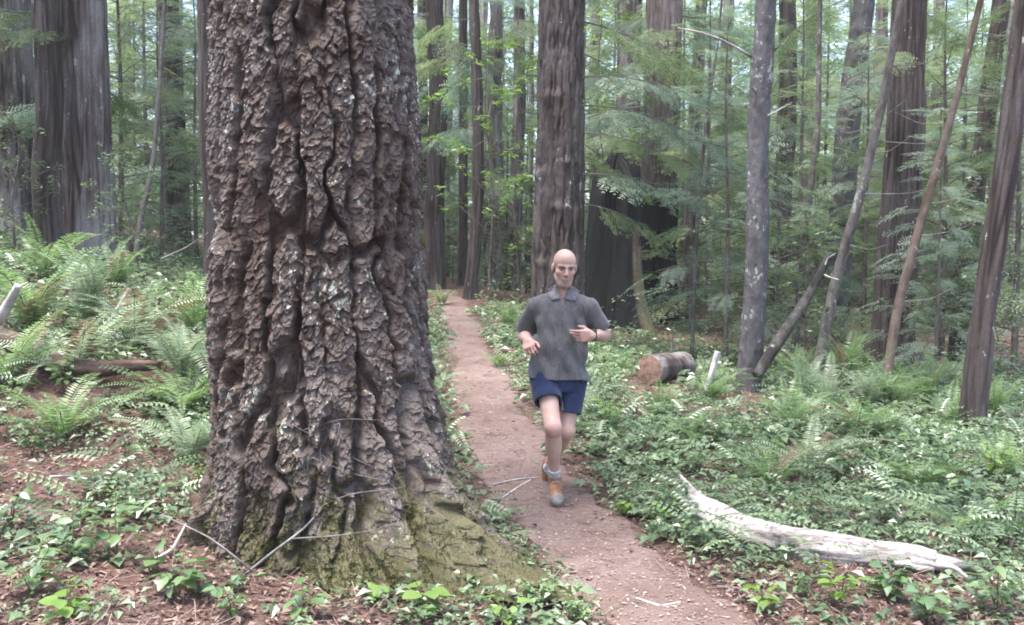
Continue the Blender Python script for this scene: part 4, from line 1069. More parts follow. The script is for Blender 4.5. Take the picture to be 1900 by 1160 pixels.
# ------------------------------------------------------------------ leafy plants one can tell apart
LEAFM = {}
def leaf_mesh(key, mat):
    if (key, mat) not in LEAFM:
        tp = {'ovate': leaf_blade(w=.56, fold=.25, curl=.18), 'narrow': leaf_blade(w=.36, fold=.25, curl=.2), 'round': leaf_blade(w=.86, fold=.12, curl=.2)}[key] if key != 'lobed' else lobed_leaf()
        LEAFM[(key, mat)] = mesh_np('leaf', tp[0], tp[1], M[mat], {'tint': np.full(len(tp[0]), .5)}, smooth=True)
    return LEAFM[(key, mat)]
def lobed_leaf():
    """Three-lobed leaf, flat, stem at the origin."""
    th = np.linspace(-2.5, 2.5, 25); r = 0.38 + 0.17 * np.cos(3.0 * th) + 0.05 * np.cos(th) + 0.02 * np.cos(19 * th)
    c = np.array([0.35, 0, 0.0]); rim = np.stack([c[0] + r * np.cos(th), r * np.sin(th), -0.10 * r * r + 0.03 * np.cos(6 * th)], 1)
    V = np.concatenate([[[0.30, 0, 0.02]], rim, [[0, 0, 0]]]); n = len(rim)
    F = [[0, 1 + k, 2 + k] for k in range(n - 1)] + [[0, n, n + 1], [0, n + 1, 1]]
    return V, np.array(F)
def leafy_plant(p, label, name='salal_shrub', cat='plant', key='ovate', mat='salal', stems=4, h=0.28, leaf=0.075, per=6, seed=0, spread=0.5, group=None):
    r = np.random.default_rng(900 + seed); p = np.array(p)
    t = thing(name, label, cat, p, group=group)
    for k in range(stems):
        az = k * 2.39996 + r.uniform(-.5, .5) + seed; H = h * r.uniform(.6, 1.1); out = spread * H * r.uniform(.5, 1.4)
        d = np.array([math.cos(az), math.sin(az), 0])
        C = [np.zeros(3), d * out * .35 + [0, 0, H * .6], d * out + [0, 0, H]]
        V, Fs = tube(C, .0035, .0015, 4, 7)
        st = put('stem', mesh_np('stem', V, Fs, M['stem'], {'tint': np.full(len(V), .5)}), t)
        Q, s = resample(C, 20)
        for j in range(per):
            f = 0.30 + 0.70 * (j + .5) / per; q = Q[min(19, int(f * 19))]
            o = put('leaf', leaf_mesh(key, mat), st)
            side = 1 if j % 2 else -1
            a = az + side * r.uniform(.5, 1.3) * (1 - .5 * (j == per - 1))
            o.location = q; s_ = leaf * r.uniform(.65, 1.15); o.scale = (s_, s_, s_)
            o.rotation_euler = (r.normal(0, .3), -r.uniform(-.35, .35), a)
    return t
PLANTS = [  # photo pixel of the foot, label, options
 ((135, 1045), 'salal with bluish glossy leaves low in the bottom left', dict(stems=5, leaf=.085, per=6, h=.26)),
 ((215, 1035), 'salal with big drooping leaves beside the pale forked stick', dict(stems=4, leaf=.095, per=5, h=.30)),
 ((118, 1158), 'bright oval-leaved seedling at the very bottom left', dict(key='round', mat='young', stems=3, leaf=.085, per=4, h=.16)),
 ((290, 1075), 'two-leaved pale seedling before the dark hollow', dict(key='round', mat='salal', stems=2, leaf=.085, per=3, h=.2)),
 ((430, 1150), 'salal cluster below the forked dead branch', dict(stems=4, leaf=.07, per=5, h=.18)),
 ((20, 990), 'salal cut by the photo\'s left border above the bottom corner', dict(stems=4, leaf=.075, per=6, h=.25)),
 ((235, 880), 'dark glossy sapling sprig standing alone in the litter', dict(stems=2, leaf=.075, per=5, h=.42, spread=.2)),
 ((60, 850), 'salal patch on the litter slope under the dark limb', dict(stems=5, leaf=.07, per=6, h=.25)),
 ((165, 800), 'pale-leaved salal halfway up the litter slope', dict(stems=5, leaf=.07, per=6, h=.26)),
 ((300, 770), 'salal fringe under the dark fallen limb\'s end', dict(stems=6, leaf=.065, per=7, h=.22)),
 ((120, 735), 'salal peeking over the dark fallen limb', dict(stems=4, leaf=.075, per=5, h=.25)),
 ((370, 905), 'small green sprig against the great fir\'s left foot', dict(mat='young', stems=2, leaf=.05, per=5, h=.2)),
 ((680, 1118), 'single yellow-green lobed leaf seedling before the great fir', dict(key='lobed', mat='bright_leaf', stems=1, leaf=.13, per=2, h=.09, name='lobed_seedling')),
 ((790, 1150), 'yellow-green broad-leaved sprout at the bottom centre', dict(key='round', mat='bright_leaf', stems=3, leaf=.10, per=3, h=.20, spread=.3, name='broadleaf_sprout')),
 ((935, 1165), 'bright pointed-leaf sprouts at the bottom edge under the root flare', dict(key='ovate', mat='bright_leaf', stems=4, leaf=.085, per=4, h=.15, name='broadleaf_sprout')),
 ((850, 1045), 'pale round-leaved plant on the great fir\'s root flare', dict(key='round', mat='salal', stems=3, leaf=.07, per=4, h=.14)),
 ((1000, 1130), 'fine mossy green sprigs where the root flare meets the trail', dict(key='narrow', mat='fern', stems=9, leaf=.035, per=12, h=.16, name='huckleberry_sprig')),
 ((1075, 1160), 'feathery green sprigs at the trail\'s near left corner', dict(key='narrow', mat='fern', stems=9, leaf=.035, per=12, h=.15, name='huckleberry_sprig')),
 ((960, 1085), 'tiny-leaved green tuft on the root flare\'s tip', dict(key='narrow', mat='young', stems=7, leaf=.03, per=10, h=.12, name='huckleberry_sprig')),
 ((1238, 978), 'bright heart-leaved sprout at the white log\'s splintered end', dict(key='round', mat='young', stems=2, leaf=.085, per=3, h=.20, spread=.25, name='broadleaf_sprout')),
 ((1165, 960), 'low round-leaved plant on the trail edge before the runner', dict(key='round', mat='young', stems=5, leaf=.055, per=5, h=.12)),
 ((1130, 900), 'leafy green tuft next to the runner\'s landing foot', dict(key='ovate', mat='salal', stems=4, leaf=.055, per=5, h=.13)),
 ((1560, 1130), 'bright salal below the white log\'s knot', dict(mat='young', stems=4, leaf=.075, per=6, h=.2)),
 ((1480, 1110), 'low green seedlings between trail and white log', dict(stems=4, leaf=.05, per=5, h=.12)),
 ((1650, 1120), 'salal with wide leaves below the white log\'s thin half', dict(stems=5, leaf=.085, per=6, h=.22)),
 ((1720, 1165), 'salal in the bottom right foreground', dict(stems=5, leaf=.08, per=6, h=.22)),
 ((1850, 1140), 'dark pinnate shrub in the bottom right corner', dict(key='narrow', stems=6, leaf=.085, per=8, h=.26)),
 ((1880, 1010), 'tall leafy shrub at the right border beside the log\'s thin end', dict(stems=6, leaf=.08, per=7, h=.5, spread=.4)),
 ((1845, 905), 'bright-tipped shrub near the right border above the white log', dict(mat='young', stems=4, leaf=.085, per=5, h=.45, spread=.3)),
 ((1640, 985), 'row-leaved shrub just behind the white log', dict(key='narrow', stems=5, leaf=.075, per=8, h=.26)),
 ((1500, 985), 'shiny shrub leaning over the white log\'s thick part', dict(key='narrow', stems=5, leaf=.07, per=8, h=.28)),
 ((1390, 930), 'leafy shrub behind the white log\'s splintered end', dict(stems=5, leaf=.065, per=7, h=.26)),
 ((1320, 830), 'dark green salal mound below the weathered stake', dict(stems=7, leaf=.075, per=7, h=.32)),
 ((1230, 800), 'dark green salal mound to the right of the runner\'s knees', dict(stems=7, leaf=.075, per=7, h=.34)),
 ((1740, 900), 'pale glossy shrub before the shreddy cedar', dict(stems=7, leaf=.08, per=7, h=.34)),
 ((1620, 880), 'pale glossy shrub in the middle of the right slope', dict(stems=7, leaf=.075, per=7, h=.3)),
 ((60, 1110), 'broad-leaved salal spilling over the litter near the bottom left corner', dict(stems=5, leaf=.105, per=5, h=.22)),
 ((330, 1120), 'salal with pale wide leaves left of the forked dead branch', dict(stems=4, leaf=.095, per=5, h=.2)),
 ((180, 930), 'glossy salal on the bare litter above the bottom left plants', dict(stems=5, leaf=.09, per=6, h=.24)),
 ((560, 1150), 'small salal at the bottom edge below the great fir', dict(stems=3, leaf=.08, per=4, h=.14)),
 ((1420, 1140), 'wide-leaved seedling at the trail\'s near right edge', dict(key='round', mat='young', stems=3, leaf=.07, per=4, h=.12)),
 ((1310, 1020), 'broad-leaved clump between the trail and the white log', dict(key='round', stems=4, leaf=.075, per=5, h=.16)),
 ((1790, 960), 'big-leaved salal between the white log and the right border', dict(stems=6, leaf=.10, per=6, h=.34)),
 ((1560, 900), 'big-leaved salal on the slope below the upright fern', dict(stems=6, leaf=.10, per=6, h=.32)),
 ((1420, 860), 'glossy big-leaved salal before the tall fern', dict(stems=6, leaf=.095, per=6, h=.3)),
 ((1130, 800), 'light-leaved shrub right behind the runner\'s knees', dict(mat='young', stems=5, leaf=.07, per=6, h=.26)),
]
for i, ((px, py), lab, o) in enumerate(PLANTS): leafy_plant(gpp(px, py), lab, seed=i, **o)

# ------------------------------------------------------------------ ground cover, undergrowth, litter
def tiny_leaf(fold=0.18, w=0.6):
    V = np.array([[0, 0, 0], [.45, -w / 2, fold], [1, 0, -.08], [.45, w / 2, fold], [.5, 0, 0]]); F = np.array([[0, 1, 2, 4], [0, 4, 2, 3]])
    return V, F
def plantlet(seed, n=9, rad=0.09, h=0.10, leaf=0.045, w=.62):
    r = np.random.default_rng(seed); g = Geo()
    a = r.uniform(0, 2 * np.pi, n); rr_ = rad * np.sqrt(r.random(n)); T = np.stack([rr_ * np.cos(a), rr_ * np.sin(a), h * r.uniform(.3, 1, n)], 1)
    scatter(g, tiny_leaf(w=w), orient(a + r.normal(0, .6, n), r.uniform(-.45, .35, n), r.normal(0, .4, n)), T, leaf * r.uniform(.6, 1.25, n), r.random(n))
    return np.concatenate(g.v), np.concatenate(g.f)
def pinnate(seed, n=7, L=0.20, leaf=0.045):
    """A compound leaf: leaflets in pairs along a stalk."""
    V, F = [], []; m = 0; tl = tiny_leaf(.1, .5); r = np.random.default_rng(seed)
    for k in range(n):
        for s in (-1, 1):
            R = orient(np.array([s * 1.15]), np.array([-.15]), np.array([0.0]))[0]; x = L * (k + .8) / n
            v = (tl[0] @ R.T) * leaf * (1.1 - .4 * k / n) + [x, 0, 0.10 + .25 * x - 1.6 * x * x]
            V.append(v); F.append(tl[1] + m); m += 5
    return np.concatenate(V), np.concatenate(F)
def place(n, x0, x1, y0, y1, dens, r, per_depth=True):
    y = r.uniform(y0, y1, n) if not per_depth else y0 * (y1 / y0)**r.random(n)
    x = r.uniform(x0, x1, n) * y
    xp = trail_x(y); w = trail_w(y)
    k = r.random(n) < dens(x, y, x - xp - w, xp - x - w)
    k &= (np.hypot(x - TREE[0], y - TREE[1]) > 0.78) & ~((np.abs(x - xp) < w * 0.97))
    return x[k], y[k]
def clear_of(x, y):
    """Low where the plants would bury the logs."""
    m = np.ones_like(x)
    for A, B, w in LOGLINES:
        A, B = np.array(A[:2]), np.array(B[:2]); ab = B - A
        t_ = np.clip(((x - A[0]) * ab[0] + (y - A[1]) * ab[1]) / (ab @ ab), 0, 1)
        dd = np.hypot(x - A[0] - t_ * ab[0], y - A[1] - t_ * ab[1]); m = m * sstep(w * .55, w, dd)
    return m
_ct = gpp(1205, 714); DARK = ground_path([(-60, 632), (20, 660), (100, 705), (180, 722), (250, 715), (298, 712)])
LOGLINES = [(pts_log[k], pts_log[k + 1], .19) for k in range(len(pts_log) - 1)] + [(DARK[k], DARK[k + 1], .30) for k in range(len(DARK) - 1)] + [(DARK[2], DARK[2] * [.9, .9, 1], .35), (_ct, _ct + [.5, .6, 0], .42), (_ct, _ct * [.86, .86, 1], .38), (gp(1386, 11), gp(1386, 9.3), .3)]
def d_cover(x, y, tr, tl):
    patch = 0.5 + 1.1 * perlin(x * 1.1, y * 1.1, 5.5)
    right = sstep(-.14, .22, tr) * np.where(y < 5.0, 0.5, 1.0) * (0.55 + 0.65 * np.clip(patch, 0, 1))
    left = sstep(-.12, .2, tl) * np.where(y < 6.3, 0.05 + 0.42 * np.clip(patch * 1.8 - .5, 0, 1), 0.5 + .5 * np.clip(patch, 0, 1))
    return np.where(x - trail_x(y) > 0, right, left) * clear_of(x, y)
def cover():
    r = np.random.default_rng(31); g = Geo()
    kinds = [(9, .09, .06, .036), (8, .09, .09, .055), (7, .11, .14, .080), (8, .13, .18, .072), (6, .10, .10, .10), (9, .14, .22, .055)]
    for k, (nl, rad, hh, lf) in enumerate(kinds):
        x, y = place(5600, -.62, .62, 3.9, 17, lambda x, y, a, b: d_cover(x, y, a, b) * np.clip(.5 + 1.4 * perlin(x * .9 + 7 * k, y * .9, k * 3.3), .08, 1), r)
        n = len(x); T = np.stack([x, y, terrain(x, y)], 1)
        near = np.clip(0.60 + (y - 4) * 0.07, .55, 1.15)
        patch = .5 + .9 * perlin(x * 1.5, y * 1.5, k * 2.7 + .5)
        scatter(g, plantlet(600 + k, nl, rad, hh, lf, .5 + .04 * k), orient(r.uniform(0, 6.28, n), r.normal(0, .12, n), r.normal(0, .12, n)), T, r.uniform(.6, 1.3, n) * near, np.clip(patch * .7 + .4 * r.random(n), 0, 1))
    x, y = place(3200, -.62, .62, 4.6, 14, d_cover, r); n = len(x)
    T = np.stack([x, y, terrain(x, y) + r.uniform(0, .10, n)], 1)
    scatter(g, pinnate(1), orient(r.uniform(0, 6.28, n), r.uniform(-.1, .5, n), r.normal(0, .3, n)), T, r.uniform(.5, 1.4, n), r.random(n))
    tag(put('ground_cover', g.mesh('ground_cover', M['cover'])), 'low small-leaved ground cover over the forest floor on both sides of the trail', 'ground cover', kind='stuff')
cover()
def undergrowth():
    r = np.random.default_rng(32); g = Geo()
    dn = lambda x, y, tr, tl: np.where(x > trail_x(y), sstep(.1, 1.2, tr), sstep(.1, .8, tl)) * np.clip(.55 + 1.2 * perlin(x * .5, y * .5, 8.5), .1, 1)
    for k in range(4):
        x, y = place(800, -.66, .66, 12.5, 42, dn, r); n = len(x)
        T = np.stack([x, y, terrain(x, y)], 1); sc = r.uniform(.35, 1.0, n) * np.clip((y - 6) / 11, .55, 2.6)
        scatter(g, plantlet(640 + k, 34, .42, .75, .10, .5), orient(r.uniform(0, 6.28, n), r.normal(0, .1, n), r.normal(0, .1, n)), T, sc, r.random(n) * .9)
    tag(put('undergrowth', g.mesh('undergrowth', M['bush'])), 'dim grey-green undergrowth beneath the trees in the middle distance', 'undergrowth', kind='stuff')
undergrowth()
def litter():
    r = np.random.default_rng(33); g = Geo()
    leafq = (np.array([[0, -.3, .06], [1, -.12, 0], [1, .16, .1], [.0, .28, .02]]), np.array([[0, 1, 2, 3]]))
    stick = (np.array([[0, -.5, 0], [1, -.4, 0], [1, .4, .3], [0, .5, .3]]) * [1, .03, .03], np.array([[0, 1, 2, 3]]))
    for tpl, cnt, s0, s1, lift in ((leafq, 19000, .010, .036, .006), (stick, 22000, .04, .14, .006), (tiny_leaf(.25, .5), 8000, .02, .06, .008)):
        y = 3.7 * (16 / 3.7)**r.random(cnt); x = r.uniform(-.62, .62, cnt) * y
        k = np.abs(x - trail_x(y)) > trail_w(y) * (1.12 - .75 * r.random(cnt)**3); x, y = x[k], y[k]; n = len(x)
        T = np.stack([x, y, terrain(x, y) + lift + .012 * r.random(n)], 1)
        scatter(g, tpl, orient(r.uniform(0, 6.28, n), r.normal(0, .28, n), r.normal(0, .35, n)), T, r.uniform(s0, s1, n), r.random(n)**1.5)
    tag(put('leaf_litter', g.mesh('leaf_litter', M['litter'])), 'brown leaf litter, needles and twigs covering the forest floor', 'leaf litter', kind='stuff')
    g = Geo(); cnt = 4200
    y = 3.7 * (20 / 3.7)**r.random(cnt); x = trail_x(y) + r.normal(0, .55, cnt) * trail_w(y) * 1.3
    T = np.stack([x, y, terrain(x, y) + .018], 1)
    scatter(g, leafq, orient(r.uniform(0, 6.28, cnt), r.normal(0, .15, cnt), r.normal(0, .2, cnt)), T, r.uniform(.006, .024, cnt), r.random(cnt))
    x2 = trail_x(y) + r.normal(0, .6, cnt) * trail_w(y); T = np.stack([x2, y, terrain(x2, y) + .016], 1)
    scatter(g, stick, orient(r.uniform(0, 6.28, cnt), r.normal(0, .1, cnt), r.normal(0, .2, cnt)), T, r.uniform(.015, .06, cnt), r.random(cnt))
    tag(put('trail_debris', g.mesh('trail_debris', M['chips'])), 'pale bark chips and leaf bits strewn on the trail', 'debris', kind='stuff')
litter()

# ------------------------------------------------------------------ haze between the trees
def haze():
    x, y0, y1, z0, z1 = 150.0, -12.0, 140.0, -14.0, 34.0
    V = np.array([[sx * x, yy, zz] for zz in (z0, z1) for yy in (y0, y1) for sx in (-1, 1)])
    F = np.array([[0, 2, 3, 1], [4, 5, 7, 6], [0, 1, 5, 4], [2, 6, 7, 3], [0, 4, 6, 2], [1, 3, 7, 5]])
    m, nt = mat_new('haze'); n = N(nt); out = n('OutputMaterial'); pv = n('VolumePrincipled')
    pv.inputs['Color'].default_value = (0.93, 0.96, 0.95, 1); pv.inputs['Density'].default_value = HAZE; pv.inputs['Anisotropy'].default_value = 0.1
    n.link(pv.outputs[0], out.inputs['Volume'])
    tag(put('haze', mesh_np('haze', V, F, m)), 'thin pale haze hanging between the trees', 'haze', kind='stuff')
HAZE = 0.0008
if HAZE: haze()
# ------------------------------------------------------------------ the runner
class SDF:
    """Signed distance volume filled primitive by primitive, then turned into a mesh by surface nets."""
    def __init__(s, lo, hi, h):
        s.lo = np.array(lo, float); s.h = h
        s.n = np.ceil((np.array(hi) - s.lo) / h).astype(int) + 1
        s.v = np.full(s.n, 1.0, np.float32)
    def box(s, lo, hi, pad):
        a = np.clip(((np.asarray(lo) - pad - s.lo) / s.h).astype(int), 0, s.n - 1); b = np.clip(((np.asarray(hi) + pad - s.lo) / s.h).astype(int) + 2, 1, s.n)
        sl = tuple(slice(int(i), int(j)) for i, j in zip(a, b))
        g = [np.arange(sl[k].start, sl[k].stop, dtype=np.float32) * s.h + s.lo[k] for k in range(3)]
        return sl, np.meshgrid(*g, indexing='ij')
    def merge(s, sl, d, k, sub=False):
        a = s.v[sl]
        if sub: a = -a
        if k > 0:
            hh = np.clip(0.5 + 0.5 * (d - a) / k, 0, 1); r = d * (1 - hh) + a * hh - k * hh * (1 - hh)
        else: r = np.minimum(a, d)
        s.v[sl] = -r if sub else r
    def cone(s, a, b, ra, rb, k=0.02, sub=False):
        a, b = np.asarray(a, float), np.asarray(b, float)
        R = max(ra, rb); sl, (X, Y, Z) = s.box(np.minimum(a, b) - R, np.maximum(a, b) + R, 0.05 + k)
        ba = b - a; L2 = ba @ ba + 1e-12
        t = np.clip(((X - a[0]) * ba[0] + (Y - a[1]) * ba[1] + (Z - a[2]) * ba[2]) / L2, 0, 1)
        d = np.sqrt((X - a[0] - t * ba[0])**2 + (Y - a[1] - t * ba[1])**2 + (Z - a[2] - t * ba[2])**2) - (ra + (rb - ra) * t)
        s.merge(sl, d, k, sub)
    def ell(s, c, B, r, k=0.02, sub=False):
        """Ellipsoid at c with axes the rows of B and radii r."""
        c = np.asarray(c, float); r = np.asarray(r, float); R = r.max()
        sl, (X, Y, Z) = s.box(c - R, c + R, 0.05 + k)
        q = [((X - c[0]) * b[0] + (Y - c[1]) * b[1] + (Z - c[2]) * b[2]) for b in B]
        k0 = np.sqrt(sum((q[i] / r[i])**2 for i in range(3))) + 1e-6; k1 = np.sqrt(sum((q[i] / r[i]**2)**2 for i in range(3))) + 1e-6
        s.merge(sl, k0 * (k0 - 1) / k1, k, sub)
    def loft(s, secs, k=0.03, p=2.4):
        """Upright stack of superellipse sections (z, cx, cy, a, b)."""
        secs = np.array(sorted(secs)); z = secs[:, 0]
        lo = [(secs[:, 1] - secs[:, 3]).min(), (secs[:, 2] - secs[:, 4]).min(), z[0]]; hi = [(secs[:, 1] + secs[:, 3]).max(), (secs[:, 2] + secs[:, 4]).max(), z[-1]]
        sl, (X, Y, Z) = s.box(lo, hi, 0.05 + k)
        f = [np.interp(Z[0, 0], z, secs[:, i]).astype(np.float32)[None, None] for i in range(1, 5)]
        q = (np.abs((X - f[0]) / f[2])**p + np.abs((Y - f[1]) / f[3])**p)**(1 / p)
        d = (q - 1) * np.minimum(f[2], f[3]); d = np.maximum(d, np.maximum(z[0] - Z, Z - z[-1]))
        s.merge(sl, d, k)
    def grid(s): return np.meshgrid(*[np.arange(s.n[k], dtype=np.float32) * s.h + s.lo[k] for k in range(3)], indexing='ij', sparse=True)
    def mesh(s):
        v = s.v; sg = v < 0
        n = s.n
        occ = np.zeros(n - 1, np.int8)
        for i in (0, 1):
            for j in (0, 1):
                for k in (0, 1): occ += sg[i:n[0] - 1 + i, j:n[1] - 1 + j, k:n[2] - 1 + k]
        cell = np.argwhere((occ > 0) & (occ < 8)); idx = -np.ones(n - 1, np.int64); idx[tuple(cell.T)] = np.arange(len(cell))
        P = np.zeros((len(cell), 3)); C = np.zeros(len(cell))
        cr = [(i, j, k) for i in (0, 1) for j in (0, 1) for k in (0, 1)]
        for a in cr:
            for ax in range(3):
                if a[ax]: continue
                b = list(a); b[ax] = 1
                va = v[tuple((cell + a).T)]; vb = v[tuple((cell + b).T)]
                m = (va < 0) != (vb < 0); t = np.where(m, va / (va - vb + 1e-12), 0)
                q = np.array(a, float)[None] + 0 * P; q[:, ax] += t
                P += np.where(m[:, None], q, 0); C += m
        P = (P / C[:, None] + cell) * s.h + s.lo
        Fs = []
        for ax in range(3):
            u, w = [(1, 2), (2, 0), (0, 1)][ax]
            sl0 = [slice(1, n[k] - 1) for k in range(3)]; sl1 = list(sl0); sl0[ax] = slice(0, n[ax] - 1); sl1[ax] = slice(1, n[ax])
            A = sg[tuple(sl0)]; Bq = sg[tuple(sl1)]
            e = np.argwhere(A != Bq); off = np.array([1, 1, 1]); off[ax] = 0; inside = A[tuple(e.T)]; e = e + off
            du = np.zeros(3, int); du[u] = 1; dw = np.zeros(3, int); dw[w] = 1
            q = np.stack([idx[tuple((e - du - dw).T)], idx[tuple((e - dw).T)], idx[tuple(e.T)], idx[tuple((e - du).T)]], 1)
            q = q[(q >= 0).all(1)] if (q < 0).any() else q
            if len(q) == len(inside): q[~inside] = q[~inside][:, ::-1]
            Fs.append(q)
        return P, np.concatenate(Fs)

def skin_material():
    m, nt = mat_new('skin'); n = N(nt)
    out = n('OutputMaterial'); bs = n('BsdfPrincipled'); n.link(bs.outputs[0], out.inputs[0])
    co = n('TexCoord').outputs['Object']
    c = n.mix(n.ramp(n.noise(co, 9, 3), 0.35, 0.65), (0.38, 0.235, 0.19), (0.47, 0.305, 0.25))
    c = n.mix(n.math('MULTIPLY', n.attr('flush'), 0.6), c, (0.46, 0.19, 0.14))
    c = n.mix(n.math('MULTIPLY', n.attr('stubble'), 0.55), c, (0.20, 0.14, 0.12))
    c = n.mix(n.attr('brow'), c, (0.06, 0.04, 0.033))
    n.link(c, bs.inputs['Base Color']); bs.inputs['Roughness'].default_value = 0.5; bs.inputs['Specular IOR Level'].default_value = 0.4
    bs.inputs['Subsurface Weight'].default_value = 0.08; bs.inputs['Subsurface Scale'].default_value = 0.02
    return m
def cloth_material(name, c0, c1, stretch, scale=40.0, rough=0.9, weave=0.002):
    m, nt = mat_new(name); n = N(nt)
    out = n('OutputMaterial'); bs = n('BsdfPrincipled'); n.link(bs.outputs[0], out.inputs[0])
    co = n('TexCoord').outputs['Object']
    f = n.noise(co, scale, 5, 0.65, stretch); g = n.noise(co, 3.0, 3, 0.5)
    n.link(n.mix(n.ramp(n.math('ADD', f, n.math('MULTIPLY', n.math('SUBTRACT', g, .5), .4)), 0.3, 0.7), c0, c1), bs.inputs['Base Color'])
    bs.inputs['Roughness'].default_value = rough; bs.inputs['Specular IOR Level'].default_value = 0.25; bs.inputs['Sheen Weight'].default_value = 0.15
    n.link(n.bump(f, weave), bs.inputs['Normal'])
    return m
M['skin'] = skin_material()
M['shirt'] = cloth_material('grey_shirt_cloth', (0.068, 0.065, 0.069), (0.122, 0.118, 0.122), (1, 1, 0.16), 150)
M['collar'] = cloth_material('grey_collar_cloth', (0.085, 0.083, 0.09), (0.17, 0.165, 0.175), (1, 1, 1), 55)
M['shorts'] = cloth_material('navy_shorts_cloth', (0.007, 0.012, 0.040), (0.013, 0.025, 0.070), (1, 1, 1), 30)
M['sock'] = plain_material('white_sock', (0.32, 0.31, 0.30), (0.48, 0.47, 0.46), 60, .9)
M['shoe'] = plain_material('orange_shoe', (0.14, 0.065, 0.035), (0.30, 0.15, 0.08), 18, .7)
M['sole'] = plain_material('grey_sole', (0.12, 0.11, 0.10), (0.24, 0.22, 0.205), 25, .7)
M['watch'] = plain_material('black_strap', (0.01, 0.01, 0.012), (0.03, 0.03, 0.035), 30, .4, None, 0, .5)
M['button'] = plain_material('grey_button', (0.10, 0.10, 0.10), (0.16, 0.16, 0.16), 30, .4, None, 0)
M['eye'] = plain_material('eye', (0.03, 0.025, 0.02), (0.07, 0.055, 0.045), 60, .15, None, 0, .5)

